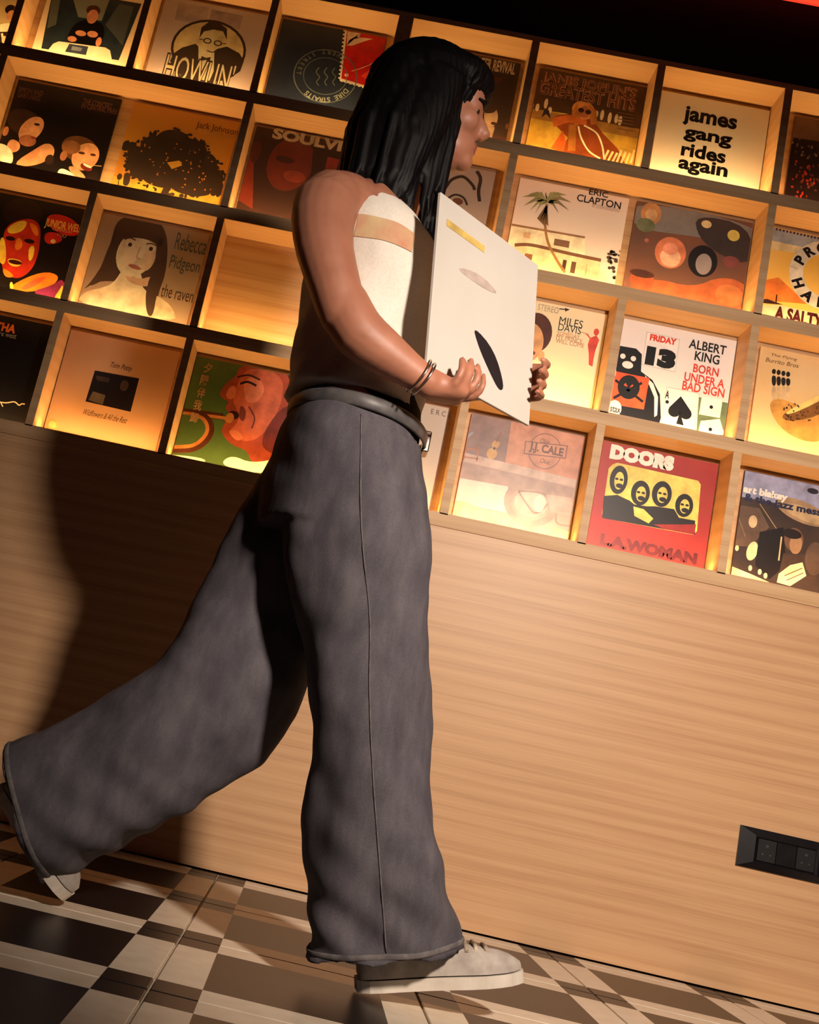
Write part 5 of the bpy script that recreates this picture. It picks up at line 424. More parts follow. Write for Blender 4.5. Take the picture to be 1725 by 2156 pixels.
"trumpet":{"row":4,"x":0.735,"w":0.314,"bg":[62,84,44],"bg2":[84,108,54],"items":[["p",[150,66,44],[[0.378,0.951],[0.445,1.029],[0.651,1.065],[0.993,1.067],[1.182,0.197],[0.836,0.061],[0.676,0.172],[0.624,0.256],[0.493,0.271],[0.394,0.336],[0.362,0.399],[0.39,0.458],[0.356,0.494],[0.403,0.549],[0.343,0.588],[0.38,0.649],[0.299,0.667],[0.271,0.714],[0.308,0.811],[0.369,0.878],[0.385,0.917]],1],["p",[184,92,62],[[0.422,0.907],[0.473,0.981],[0.647,1.01],[0.806,0.946],[0.822,0.684],[0.748,0.449],[0.647,0.339],[0.522,0.329],[0.424,0.386],[0.477,0.451],[0.502,0.561],[0.408,0.638],[0.403,0.769]],1],["p",[208,118,84],[[0.454,0.843],[0.497,0.915],[0.591,0.917],[0.665,0.818],[0.61,0.682],[0.509,0.678]],1],["p",[204,112,78],[[0.323,0.708],[0.354,0.794],[0.403,0.805],[0.418,0.702],[0.368,0.664]],1],["p",[206,116,82],[[0.414,0.393],[0.501,0.421],[0.575,0.358],[0.518,0.311]],1],["p",[104,42,34],[[0.739,0.49],[0.853,0.735],[1.024,0.728],[1.116,0.312],[0.875,0.259],[0.728,0.314]],1],["p",[30,18,18],[[0.779,1.066],[1.035,1.068],[1.105,0.746],[0.966,0.76],[0.874,0.908]],1],["p",[112,48,36],[[0.473,0.652],[0.543,0.605],[0.544,0.491],[0.486,0.523]],1],["l",[40,20,18],0.02,[[0.432,0.829],[0.493,0.86],[0.574,0.842]]],["l",[60,26,22],0.016,[[0.393,0.883],[0.487,0.922],[0.595,0.9]]],["e",[44,18,16],[0.439,0.539],0.048,0.038,0,0],["l",[90,36,28],0.012,[[0.551,0.643],[0.623,0.553],[0.62,0.455]]],["l",[74,36,22],0.056,[[-0.107,0.472],[0.354,0.503]]],["l",[176,112,56],0.028,[[-0.103,0.456],[0.439,0.504]]],["e",[176,112,56],[0.413,0.507],0.036,0.047,0,0],["l",[74,36,22],0.06,[[0.094,0.49],[0.211,0.463],[0.273,0.38],[0.257,0.271],[0.162,0.172],[-0.013,0.125]]],["l",[176,112,56],0.032,[[0.082,0.47],[0.189,0.449],[0.245,0.374],[0.229,0.283],[0.148,0.195],[-0.018,0.146]]],["e",[176,112,56],[-0.015,0.203],0.02,0.038,0,0],["p",[236,224,200],[[0.43,0.11],[0.513,0.188],[0.69,0.149],[0.957,0.268],[1.045,0.253],[0.832,0.077],[0.499,0.069]],1],["p",[232,220,190],[[-0.011,0.083],[0.32,0.112],[0.254,0.037],[-0.045,0.049]],1],["t",[176,140,96],"夕",0.086,0.861,0.071,0.096,0.02,0],["t",[176,140,96],"陽",0.083,0.744,0.071,0.096,0.02,0],["t",[176,140,96],"伴",0.08,0.628,0.071,0.096,0.02,0],["t",[176,140,96],"我",0.077,0.513,0.071,0.095,0.02,0],["t",[176,140,96],"歸",0.074,0.398,0.071,0.094,0.02,0]]},
"erce":{"row":4,"x":1.13,"w":0.314,"bg":[228,216,202],"bg2":[220,206,190],"items":[["t",[60,52,48],"E R C E",0.853,0.917,0.176,0.047,0,0],["p",[150,156,140],[[0.363,0.293],[0.678,0.383],[0.818,0.307],[0.982,0.104],[0.977,-0.082],[0.369,-0.132]],0]]},
"pink_badge":{"row":4,"x":1.508,"w":0.314,"bg":[206,178,166],"bg2":[196,168,156],"items":[["p",[150,122,120],[[-0.04,1.024],[0.346,1.021],[0.358,0.624],[-0.035,0.642]],0],["p",[232,156,124],[[0.346,1.021],[1.019,1.02],[0.98,0.606],[0.36,0.616]],0],["p",[214,190,180],[[-0.043,0.64],[0.98,0.606],[0.975,0.536],[-0.045,0.562]],0],["p",[176,150,144],[[-0.043,0.554],[0.976,0.528],[0.96,0.38],[0.463,0.407],[-0.05,0.414]],0],["p",[236,230,226],[[-0.049,0.406],[0.419,0.423],[0.46,0.195],[0.173,0.191],[-0.035,0.205]],0],["p",[196,206,160],[[-0.059,0.199],[0.086,0.214],[0.258,0.176],[0.543,0.187],[0.999,0.145],[0.997,0.061],[-0.067,0.07]],0],["e",[222,172,104],[0.232,0.679],0.044,0.051,-15,0],["e",[222,172,104],[0.25,0.765],0.032,0.038,-15,0],["e",[60,40,36],[0.244,0.729],0.012,0.013,0,0],["l",[150,96,60],0.012,[[0.253,0.791],[0.278,0.884]]],["l",[196,120,84],0.012,[[0.0,0.675],[0.098,0.688]]],["l",[196,120,84],0.012,[[0.006,0.599],[0.121,0.607]]],["l",[196,120,84],0.012,[[0.002,0.71],[0.003,0.572]]],["l",[196,120,84],0.012,[[0.109,0.717],[0.118,0.58]]],["l",[170,180,206],0.02,[[-0.002,0.779],[0.038,0.831]]],["e",[140,92,84],[0.675,0.797],0.144,0.161,0,0.95],["p",[140,92,84],[[0.492,0.852],[0.859,0.889],[0.862,0.769],[0.5,0.733]],0],["p",[236,160,130],[[0.502,0.844],[0.85,0.879],[0.852,0.778],[0.506,0.745]],0],["t",[110,66,62],"J.J. CALE",0.537,0.758,0.294,0.099,0.04,0],["t",[110,66,62],"Okie",0.615,0.862,0.083,0.044,0,0.2],["t",[110,66,62],"Okie",0.645,0.687,0.083,0.044,0,0.2],["e",[176,152,142],[0.635,0.318],0.232,0.204,0,0.72],["e",[214,196,186],[0.635,0.318],0.144,0.119,0,0],["l",[156,130,122],0.016,[[0.513,0.401],[0.665,0.426],[0.794,0.395],[0.696,0.246],[0.605,0.302],[0.513,0.401]]],["l",[156,130,122],0.016,[[0.866,0.351],[0.875,0.202],[1.014,0.198]]],["p",[200,180,170],[[0.747,0.427],[0.999,0.44],[1.0,0.288],[0.813,0.28]],0],["e",[240,236,230],[0.706,0.333],0.048,0.076,0,0]]},
"red_doors":{"row":4,"x":1.869,"w":0.314,"bg":[150,34,32],"bg2":[164,52,44],"items":[["t",[240,226,214],"DOORS",0.074,0.852,0.551,0.134,0.09,0],["p",[226,198,98],[[0.11,0.804],[0.147,0.83],[0.845,0.82],[0.873,0.792],[0.898,0.383],[0.872,0.344],[0.129,0.324],[0.091,0.358],[0.084,0.764]],0],["e",[22,14,16],[0.183,0.683],0.076,0.127,0,0],["e",[226,198,98],[0.188,0.676],0.04,0.079,0,0],["e",[22,14,16],[0.166,0.688],0.016,0.011,0,0],["e",[22,14,16],[0.206,0.688],0.016,0.011,0,0],["e",[22,14,16],[0.199,0.632],0.032,0.021,0,0],["e",[22,14,16],[0.382,0.608],0.08,0.11,0,0],["e",[226,198,98],[0.388,0.6],0.042,0.068,0,0],["e",[22,14,16],[0.365,0.612],0.016,0.011,0,0],["e",[22,14,16],[0.406,0.613],0.016,0.011,0,0],["e",[22,14,16],[0.397,0.563],0.032,0.021,0,0],["e",[22,14,16],[0.561,0.638],0.084,0.114,0,0],["e",[226,198,98],[0.567,0.631],0.044,0.071,0,0],["e",[22,14,16],[0.544,0.643],0.016,0.011,0,0],["e",[22,14,16],[0.585,0.643],0.016,0.011,0,0],["e",[22,14,16],[0.576,0.592],0.032,0.021,0,0],["e",[22,14,16],[0.761,0.58],0.076,0.102,0,0],["e",[226,198,98],[0.766,0.573],0.04,0.063,0,0],["e",[22,14,16],[0.744,0.585],0.016,0.011,0,0],["e",[22,14,16],[0.785,0.586],0.016,0.011,0,0],["e",[22,14,16],[0.775,0.539],0.032,0.021,0,0],["p",[22,14,16],[[0.097,0.325],[0.082,0.516],[0.192,0.549],[0.302,0.522],[0.346,0.498],[0.451,0.504],[0.522,0.52],[0.683,0.53],[0.733,0.465],[0.87,0.469],[0.887,0.348],[0.129,0.324]],0],["p",[226,198,98],[[0.341,0.48],[0.431,0.474],[0.522,0.41],[0.489,0.361],[0.361,0.4]],0],["p",[130,30,28],[[0.53,0.361],[0.883,0.439],[0.88,0.346],[0.63,0.341]],0],["t",[84,20,22],"L.A.WOMAN",0.109,0.093,0.824,0.102,0.07,0]]},
"blue_jazz":{"row":4,"x":2.254,"w":0.314,"bg":[40,30,32],"bg2":[70,54,46],"items":[["p",[142,146,178],[[-0.047,0.995],[0.773,0.996],[0.797,0.781],[-0.039,0.758]],0],["t",[238,226,214],"art blakey",0.006,0.785,0.378,0.083,0.05,0],["t",[36,38,66],"& the jazz messengers",0.023,0.713,0.933,0.086,0.04,0],["e",[36,34,50],[0.586,0.938],0.048,0.025,0,0],["e",[150,124,96],[0.521,0.738],0.232,0.093,-12,0],["e",[176,150,116],[0.539,0.725],0.176,0.059,-12,0],["p",[92,72,60],[[-0.078,0.682],[0.163,0.693],[0.263,0.547],[0.128,0.35],[-0.044,0.312]],0],["e",[220,200,160],[0.149,0.313],0.044,0.085,-10,0],["e",[196,172,136],[0.123,0.566],0.036,0.055,0,0],["l",[120,96,78],0.012,[[-0.02,0.611],[0.078,0.422]]],["l",[150,124,96],0.008,[[0.158,0.734],[0.346,0.523]]],["p",[22,16,18],[[0.19,0.489],[0.38,0.572],[0.444,0.254],[0.32,0.103],[0.188,0.197]],0],["e",[104,74,56],[0.479,0.485],0.08,0.102,0,0],["e",[150,118,90],[0.5,0.448],0.052,0.085,0,0],["e",[30,20,20],[0.458,0.531],0.08,0.042,0,0],["p",[60,44,38],[[0.408,0.353],[0.604,0.38],[0.707,0.188],[0.392,0.16]],0],["p",[220,200,160],[[0.391,0.168],[0.475,0.261],[0.573,0.307],[0.618,0.201],[0.497,0.085],[0.385,0.093]],0],["l",[90,66,54],0.008,[[0.44,0.162],[0.579,0.259]]],["l",[90,66,54],0.008,[[0.46,0.126],[0.592,0.22]]],["p",[206,186,148],[[-0.022,0.151],[0.158,0.117],[0.323,0.079],[-0.032,0.05]],0],["e",[84,66,56],[0.67,0.361],0.08,0.144,0,0],["l",[190,166,130],0.012,[[0.375,0.488],[0.377,0.28]]],["e",[216,196,156],[0.021,0.31],0.016,0.025,0,0],["e",[216,196,156],[0.152,0.165],0.016,0.025,0,0],["e",[216,196,156],[0.234,0.15],0.016,0.025,0,0],["e",[216,196,156],[0.285,0.128],0.016,0.025,0,0]]}
}

LABELS = {
 'man_edge': ('cream record sleeve of a bearded man, cut off at the top left corner', None),
 'table_photo': ('cream bordered record sleeve of a man seated at a white table', None),
 'oval_portrait': ('white record sleeve with a black and white portrait in an oval', None),
 'postmark': ('navy record sleeve with a red stamp and round postmark', None),
 'revival': ('black record sleeve with pale capital lettering behind the walking person', None),
 'field_photo': ('brown record sleeve of a long-haired figure sitting in a grassy field', None),
 'bold_words': ('white record sleeve with four bold black words and no picture', None),
 'crowd': ('dark record sleeve of a red-lit crowd at the top right edge', None),
 'singers': ('black record sleeve of two singing heads beside the orange tree sleeve', None),
 'tree_sunset': ('orange record sleeve with a black tree silhouette', None),
 'soulville': ('dark red record sleeve with large white capital lettering', None),
 'ink_lines': ('pale record sleeve with black brush lines left of the palm tree sleeve', None),
 'palm_house': ('white record sleeve with a palm tree before a pale house', None),
 'painted': ('brown and grey record sleeve of painted round shapes right of the palm tree', None),
 'lifebuoy': ('orange sky record sleeve with a grey lifebuoy at the right edge', None),
 'poster_face': ('black record sleeve with an orange and yellow posterised face', None),
 'portrait': ('grey record sleeve of a dark-haired woman with a straight fringe', None),
 'plain_cream': ('plain cream record sleeve in the cell hidden behind the person', None),
 'stereo_cream': ('cream record sleeve with a small red figure and thin black lettering', None),
 'calendar_white': ('white record sleeve with calendar number, black shapes and an orange square', None),
 'tan_figures': ('tan record sleeve with four small dark figures and a log', None),
 'black_live': ('black record sleeve with orange lettering at the lower left edge', None),
 'tan_square': ('tan record sleeve with a small dark square in its middle', None),
 'trumpet': ('green record sleeve with a reddish face blowing a brass horn', None),
 'erce': ('off-white record sleeve with spaced thin capitals beside the jeans', None),
 'pink_badge': ('pink and grey record sleeve with a round badge and guitars', None),
 'red_doors': ('dark red record sleeve with a yellow panel of four dark heads', None),
 'blue_jazz': ('black and white photo record sleeve with a lilac-blue top band', None),
}
PLASTIC_ON = {'tree_sunset': (0.0, 0.020), 'oval_portrait': (0.0, 0.016), 'portrait': (0.0, 0.018), 'erce': (0.0, 0.014), 'revival': (0.0, 0.010),
              'ink_lines': (0.0, 0.010), 'soulville': (0.0, 0.012), 'pink_badge': (0.0, 0.003)}
mt, nt, bs = new_mat('clear_plastic')
bs.inputs['Base Color'].default_value = (0.16, 0.10, 0.08, 1)
bs.inputs['Roughness'].default_value = 0.3
bs.inputs['Alpha'].default_value = 0.14
pn = noise_tex(nt, coords(nt), 9, 2)
bump(nt, bs, pn, 0.15, 0.002)
CLEAR = mt

PRINT = {}
def print_mat(c):
    c = tuple(c)
    if c not in PRINT:
        k = 0.16 if 60 < sum(c) < 660 and max(c) - min(c) > 12 else 0.05
        d = tuple(min(255, int(v * (1 + k) + 3)) for v in c)
        e = tuple(int(v * (1 - k)) for v in c)
        PRINT[c] = mottled('printed_ink', e, d, 22, 0.38, 0.3, detail=8)
    return PRINT[c]

def clip(poly):
    lo, hi = 0.003, 0.997
    for ax, lim, sgn in ((0, lo, 1), (0, hi, -1), (1, lo, 1), (1, hi, -1)):
        out = []
        for k in range(len(poly)):
            a, b_ = poly[k - 1], poly[k]
            ia, ib = (a[ax] - lim) * sgn >= 0, (b_[ax] - lim) * sgn >= 0
            if ia != ib:
                t = (lim - a[ax]) / (b_[ax] - a[ax])
                out.append((a[0] + (b_[0] - a[0]) * t, a[1] + (b_[1] - a[1]) * t))
            if ib:
                out.append(b_)
        poly = out
        if len(poly) < 3:
            return []
    return poly

def smooth_poly(p):
    for _ in range(2):
        q = []
        for k in range(len(p)):
            a, b_ = p[k], p[(k + 1) % len(p)]
            q += [(a[0] * .75 + b_[0] * .25, a[1] * .75 + b_[1] * .25), (a[0] * .25 + b_[0] * .75, a[1] * .25 + b_[1] * .75)]
        p = q
    return p

TEXT_CACHE = {}
def text_mesh(t, bold=0.0):
    """Flat triangles of a word in Blender's own font, as (verts, faces)."""
    key = (t, bold)
    if key not in TEXT_CACHE:
        cu = bpy.data.curves.new('word', 'FONT')
        cu.body = t
        cu.size = 1.0
        cu.offset = bold
        cu.resolution_u = 3
        cu.fill_mode = 'FRONT'
        o = bpy.data.objects.new('word', cu)
        COL.objects.link(o)
        bpy.context.view_layer.update()
        dg = bpy.context.evaluated_depsgraph_get()
        me = bpy.data.meshes.new_from_object(o.evaluated_get(dg))
        TEXT_CACHE[key] = ([(v.co.x, v.co.y) for v in me.vertices], [tuple(p.vertices) for p in me.polygons])
        bpy.data.objects.remove(o)
        bpy.data.curves.remove(cu)
        bpy.data.meshes.remove(me)
    return TEXT_CACHE[key]

S = 0.314
def sleeve(key, d):
    w = d['w']
    zb_ = Z0 - ROWH * d['row'] + 0.0326
    root = empty('record_sleeve', (d['x'] + w / 2, 0.0965, zb_))
    tag(root, LABELS[key][0], 'record sleeve')
    t2 = 0.003
    b = MB(); b.bevel_box(-w / 2, w / 2, -t2, t2, 0, S, 0.0008)
    mesh_obj('jacket', b.mesh('jacket'), mottled('printed_card', d['bg'], d['bg2'], 6, 0.4, 0.3, detail=6), root)
    art, let = MB(), MB()
    am, lm = [], []
    lay = [0]
    def put(b, mats, c, polys, lift):
        c = tuple(c)
        if c not in mats:
            mats.append(c)
        mi = mats.index(c)
        y = -t2 - 0.00018 - lift
        for p in polys:
            b.add([((u - .5) * w, y, v * S) for u, v in p], [tuple(range(len(p)))], mi)
    prev = None
    for it in sorted(d['items'], key=lambda q: q[0] in 'tr'):
        k, c = it[0], it[1]
        if (k, tuple(c)) != prev:
            lay[0] += 1
        prev = (k, tuple(c))
        lift = 0.000014 * lay[0]
        if k == 'p':
            p = [tuple(q) for q in it[2]]
            if it[3]:
                p = smooth_poly(p)
            p = clip(p)
            if p:
                put(art, am, c, [p], lift)
        elif k == 'e':
            (cx, cy), rx, ry, ang, hole = it[2], it[3], it[4], math.radians(it[5]), it[6]
            n = 10 if rx < 0.03 else 28
            def ep(f):
                return [(cx + f * (rx * math.cos(2 * math.pi * q / n) * math.cos(ang) - ry * math.sin(2 * math.pi * q / n) * math.sin(ang)),
                         cy + f * (rx * math.cos(2 * math.pi * q / n) * math.sin(ang) + ry * math.sin(2 * math.pi * q / n) * math.cos(ang))) for q in range(n)]
            if hole:
                A_, B_ = ep(1.0), ep(hole)
                ps = [clip([A_[q], A_[(q + 1) % n], B_[(q + 1) % n], B_[q]]) for q in range(n)]
                put(art, am, c, [q for q in ps if q], lift)
            else:
                p = clip(ep(1.0))
                if p:
                    put(art, am, c, [p], lift)
        elif k == 'l':
            h = it[2] / 2
            pts = [Vector((q[0], q[1])) for q in it[3]]
            if len(pts) > 2:
                pts = [Vector(q) for q in spline([tuple(q) for q in pts], 5 * len(pts))]
            ps = []
            nrm = []
            for q in range(len(pts)):
                t_ = (pts[min(q + 1, len(pts) - 1)] - pts[max(q - 1, 0)]).normalized()
                nrm.append(Vector((-t_.y, t_.x)) * h)
            for q in range(len(pts) - 1):
                pp = clip([tuple(pts[q] + nrm[q]), tuple(pts[q] - nrm[q]), tuple(pts[q + 1] - nrm[q + 1]), tuple(pts[q + 1] + nrm[q + 1])])
                if pp:
                    ps.append(pp)
            put(art, am, c, ps, lift)
        elif k == 't':
            _, _, t, x0, y0, tw, th, bold, sh = it
            vv, ff = text_mesh(t, bold)
            ax, bx = min(v[0] for v in vv), max(v[0] for v in vv)
            ay, by = min(v[1] for v in vv), max(v[1] for v in vv)
            q = [(x0 + tw * ((x - ax) / (bx - ax)) + sh * th * ((y - ay) / (by - ay)), y0 + th * (y - ay) / (by - ay)) for x, y in vv]
            c = tuple(c)
            y_ = -t2 - 0.00018 - lift
            lb_ = MB()
            lb_.add([((u - .5) * w, y_, v * S) for u, v in q], ff)
            mesh_obj('lettering', lb_.mesh('lettering'), print_mat(c), root)
        elif k == 'r':
            _, _, t, (cx, cy), r, a0, a1, size, bold = it
            c = tuple(c)
            if c not in lm:
                lm.append(c)
            y_ = -t2 - 0.00018 - lift
            outward = key != 'postmark' or t.startswith('D')
            if key == 'lifebuoy' and t == 'HARUM':
                outward = False
            for n_, ch in enumerate(t):
                if ch == ' ':
                    continue
                a_ = math.radians(a0 + (a1 - a0) * n_ / (len(t) - 1))
                vv, ff = text_mesh(ch, bold)
                ax, bx = min(v[0] for v in vv), max(v[0] for v in vv)
                rot = a_ - math.pi / 2 if outward else a_ + math.pi / 2
                q = []
                for x, y in vv:
                    X_, Y_ = (x - (ax + bx) / 2) * size, (y - 0.35) * size
                    q.append((cx + r * math.cos(a_) + X_ * math.cos(rot) - Y_ * math.sin(rot), cy + r * math.sin(a_) + X_ * math.sin(rot) + Y_ * math.cos(rot)))
                if all(0 < u < 1 and 0 < v < 1 for u, v in q):
                    let.add([((u - .5) * w, y_, v * S) for u, v in q], ff, lm.index(c))
    if art.v:
        o = mesh_obj('cover_art', art.mesh('cover_art'), None, root)
        for c in am:
            o.data.materials.append(print_mat(c))
    if let.v:
        o = mesh_obj('lettering', let.mesh('lettering'), None, root)
        for c in lm:
            o.data.materials.append(print_mat(c))
    if key in PLASTIC_ON:
        l_, r_ = PLASTIC_ON[key]
        b = MB(); b.box(-w / 2 - l_, w / 2 + r_, -t2 - 0.0019, -t2 - 0.0016, 0.0, S + 0.004)
        mesh_obj('plastic_sleeve', b.mesh('plastic_sleeve'), CLEAR, root)
    return root
for key, d in ART.items():
    sleeve(key, d)

# ------------------------------------------------------------------ neon tube and wall socket
neon = empty('neon_tube', (2.8, -0.035, 2.668))
tag(neon, 'red glowing neon tube on the black wall, top right corner', 'neon light')
b = MB(); b.tube([(-1.4, 0, 0), (1.4, 0, 0)], [0.0165, 0.0165], seg=20)
mesh_obj('tube', b.mesh('tube'), NEON, neon, smooth=True)
for s in (-1, 1):
    b = MB(); b.tube([(s * 1.39, 0, 0), (s * 1.44, 0, 0)], [0.019, 0.019], seg=20)
    mesh_obj('end_cap', b.mesh('end_cap'), DARKCAP, neon)
for x in (-1.0, 0.0, 1.0):
    b = MB(); b.bevel_box(x - 0.01, x + 0.01, 0.012, 0.0355, -0.012, 0.012, 0.001)
    mesh_obj('clip', b.mesh('clip'), DARKCAP, neon)

SOCK = mottled('black_plastic', (14, 12, 15), (22, 19, 23), 50, 0.3, 0.5)
SOCK_IN = mottled('black_plastic_matt', (8, 7, 9), (12, 10, 13), 50, 0.5, 0.4)
STEEL = mottled('polished_steel', (196, 184, 172), (216, 206, 194), 30, 0.25, 0.5, metal=1.0)
sock = empty('wall_socket', (2.441, 0.003, 0.3405))
tag(sock, 'black double wall socket low on the oak panel', 'wall socket')
W2, H2, w2, h2 = 0.113, 0.0475, 0.0705, 0.0272
b = MB()
o1 = [(-W2, -H2), (W2, -H2), (W2, H2), (-W2, H2)]
i1 = [(-w2 - .006, -h2 - .004), (w2 + .006, -h2 - .004), (w2 + .006, h2 + .004), (-w2 - .006, h2 + .004)]
i2 = [(-w2, -h2), (w2, -h2), (w2, h2), (-w2, h2)]
vs_ = [(x, 0, z) for x, z in o1] + [(x, -0.006, z) for x, z in o1] + [(x, -0.0135, z) for x, z in i1] + [(x, -0.0105, z) for x, z in i2]
fs = []
for k in range(4):
    k2 = (k + 1) % 4
    for a_ in (0, 4, 8):
        fs.append((a_ + k, a_ + k2, a_ + 4 + k2, a_ + 4 + k))
fs.append((3, 2, 1, 0))
b.add(vs_, fs)
mesh_obj('frame', b.mesh('frame'), SOCK, sock)
for cx in (-0.047, 0.047):
    b = MB(); b.bevel_box(cx - 0.0225, cx + 0.0225, -0.0118, -0.004, -0.0262, 0.0262, 0.0008)
    ins = mesh_obj('socket_insert', b.mesh('socket_insert'), SOCK_IN, sock)
    for px, pz, s in ((0.0, 0.011, 0.0032), (-0.009, -0.009, 0.0022), (0.009, -0.009, 0.0022)):
        b = MB(); b.box(cx + px - s, cx + px + s, -0.0124, -0.0118, pz - s * 0.8, pz + s * 0.8)
        mesh_obj('contact', b.mesh('contact'), STEEL, ins)
b = MB(); b.bevel_box(-0.0235, 0.0235, -0.0112, -0.004, -0.0262, 0.0262, 0.0006)
mesh_obj('blank_insert', b.mesh('blank_insert'), SOCK, sock)

# ------------------------------------------------------------------ the walking person
person = empty('person', (1.2, -0.93, 0.0))
tag(person, 'person in white sleeveless top and wide dark jeans striding past, holding a record', 'person')
PO = Vector((1.2, -0.93, 0.0))
def V(x, y, z):
    return (x - PO.x, y - PO.y, z - PO.z)

def VH(x, y, z):
    """head-and-hair point: scaled about the neck and lowered a little"""
    k = .955
    return V(1.225 + (x - 1.225) * k, -.93 + (y + .93) * k, 1.47 + (z - 1.47) * k - .016)

SKIN, nt, bs = new_mat('skin')
sn = noise_tex(nt, coords(nt), 18, 4)
nt.links.new(ramp(nt, sn, [(0.3, lin((164, 106, 82))), (0.7, lin((180, 121, 95)))]), bs.inputs['Base Color'])
bs.inputs['Roughness'].default_value = 0.5
bs.inputs['Subsurface Weight'].default_value = 0.12
bs.inputs['Subsurface Radius'].default_value = (0.02, 0.008, 0.004)

body = MB()
def limb(pts, radii, n, seg=18, ref=(0, 1, 0)):
    full = [tuple(p) + (r if isinstance(r, tuple) else (r, r)) for p, r in zip(pts, radii)]
    sp_ = spline(full, n)
    body.tube([V(*q[:3]) for q in sp_], [(q[3], q[4]) for q in sp_], ref=ref, seg=seg)
    for q in (sp_[0], sp_[-1]):
        body.ellipsoid(V(*q[:3]), (min(q[3], q[4]),) * 3, seg=14)
# trunk
limb([(1.212, -0.93, 0.80), (1.215, -0.93, 0.90), (1.213, -0.93, 0.98), (1.200, -0.93, 1.08), (1.188, -0.93, 1.18), (1.172, -0.93, 1.24), (1.172, -0.93, 1.300), (1.188, -0.93, 1.350)],
     [(.105, .155), (.108, .155), (.090, .128), (.090, .128), (.106, .145), (.104, .160), (.080, .135), (.055, .075)], 20, 24)
# neck and head
limb([(1.188, -0.93, 1.31), (1.205, -0.93, 1.40), (1.228, -0.93, 1.47), (1.238, -0.93, 1.52)], [(.060, .066), (.052, .054), (.050, .052), (.05, .052)], 8)
body.ellipsoid(VH(1.228, -0.93, 1.575), (.094, .076, .098))
body.ellipsoid(VH(1.268, -0.93, 1.545), (.060, .062, .085))
body.ellipsoid(VH(1.283, -0.93, 1.492), (.046, .047, .043))
body.ellipsoid(VH(1.312, -0.93, 1.468), (.020, .024, .018))
body.ellipsoid(VH(1.301, -0.93, 1.590), (.032, .055, .045))
body.tube([VH(1.318, -0.93, 1.578), VH(1.332, -0.93, 1.555), VH(1.345, -0.93, 1.533), VH(1.335, -0.93, 1.524)], [.008, .011, .0125, .008], seg=10)
body.ellipsoid(VH(1.322, -0.93, 1.503), (.012, .022, .0065))
body.ellipsoid(VH(1.320, -0.93, 1.491), (.012, .020, .0065))
for s in (-1, 1):
    body.ellipsoid(VH(1.296, -0.93 + s * .040, 1.535), (.030, .022, .026))
    body.ellipsoid(VH(1.309, -0.93 + s * .030, 1.568), (.018, .020, .010))
    body.ellipsoid(VH(1.222, -0.93 + s * .078, 1.545), (.018, .008, .030))
# near (right) arm: hangs back, elbow bent, forearm forward under the record
limb([(1.122, -1.036, 1.266), (1.092, -1.080, 1.236), (1.104, -1.112, 1.155), (1.142, -1.132, 1.070), (1.164, -1.136, 1.028)], [.058, .058, .050, .043, .040], 12)
limb([(1.162, -1.135, 1.048), (1.192, -1.137, 1.005), (1.240, -1.134, .980), (1.290, -1.128, .960), (1.318, -1.122, .950)], [.040, .044, .038, .028, .025], 12)
# far (left) arm around the other edge of the record
limb([(1.160, -0.80, 1.272), (1.188, -0.765, 1.236), (1.235, -0.735, 1.160), (1.300, -0.722, 1.090)], [.056, .055, .046, .040], 10)
limb([(1.295, -0.722, 1.098), (1.350, -0.740, 1.082), (1.418, -0.790, 1.075), (1.480, -0.850, 1.072)], [.040, .040, .031, .024], 10)
def hand(wr, palm_c, knuckles, fingers, thumb):
    """palm as a flattened slab from wrist to knuckles, five separate bent fingers."""
    body.tube([V(*wr), V(*palm_c[0]), V(*palm_c[1])], palm_c[2], ref=palm_c[3], seg=14)
    body.ellipsoid(V(*palm_c[1]), (.018, .018, .018), seg=10)
    for f in fingers + [thumb]:
        pts = spline([tuple(p) for p in f[0]], 9)
        r0 = f[1]
        body.tube([V(*p) for p in pts], [r0 * (1 - 0.28 * k / 8) for k in range(9)], seg=10)
        body.ellipsoid(V(*pts[-1]), (r0 * .74,) * 3, seg=10)
# right hand: palm under the lower near corner of the record, fingers curling up its face
rf = []
for k, (dx, ln) in enumerate(((0.0, .94), (.020, 1.02), (.039, .96), (.056, .78))):
    base = (1.342 + dx * .75, -1.112 + dx * .80, .946 + .002 * k)
    rf.append(([base, (base[0] + .018, base[1] - .020 * ln, base[2] + .006), (base[0] + .026, base[1] - .026 * ln, base[2] + .032 * ln), (base[0] + .024, base[1] - .014 * ln, base[2] + .055 * ln)], .0088 if k < 3 else .0078))
hand((1.318, -1.124, .950), ((1.338, -1.104, .950), (1.368, -1.084, .950), [(.026, .020), (.022, .038), (.017, .042)], (0.45, 0.85, 0)), None, rf,
     ([(1.335, -1.086, .955), (1.338, -1.060, .966), (1.348, -1.046, .990), (1.357, -1.040, 1.012)], .0100))
# left hand: fingers wrapped over the far edge
lf = []
for k, ln in enumerate((.95, 1.02, .96, .80)):
    z = 1.100 - .020 * k
    lf.append(([(1.503, -0.877, z), (1.527, -0.893, z), (1.534, -0.916, z - .002), (1.520, -0.936 - .006 * ln, z - .004)], .0086 if k < 3 else .0076))
hand((1.480, -0.850, 1.072), ((1.490, -0.861, 1.072), (1.505, -0.877, 1.072), [(.020, .024), (.014, .040), (.012, .042)], (0, 0, 1)), None, lf,
     ([(1.486, -0.864, 1.100), (1.484, -0.884, 1.128), (1.474, -0.900, 1.140), (1.466, -0.912, 1.142)], .0098))
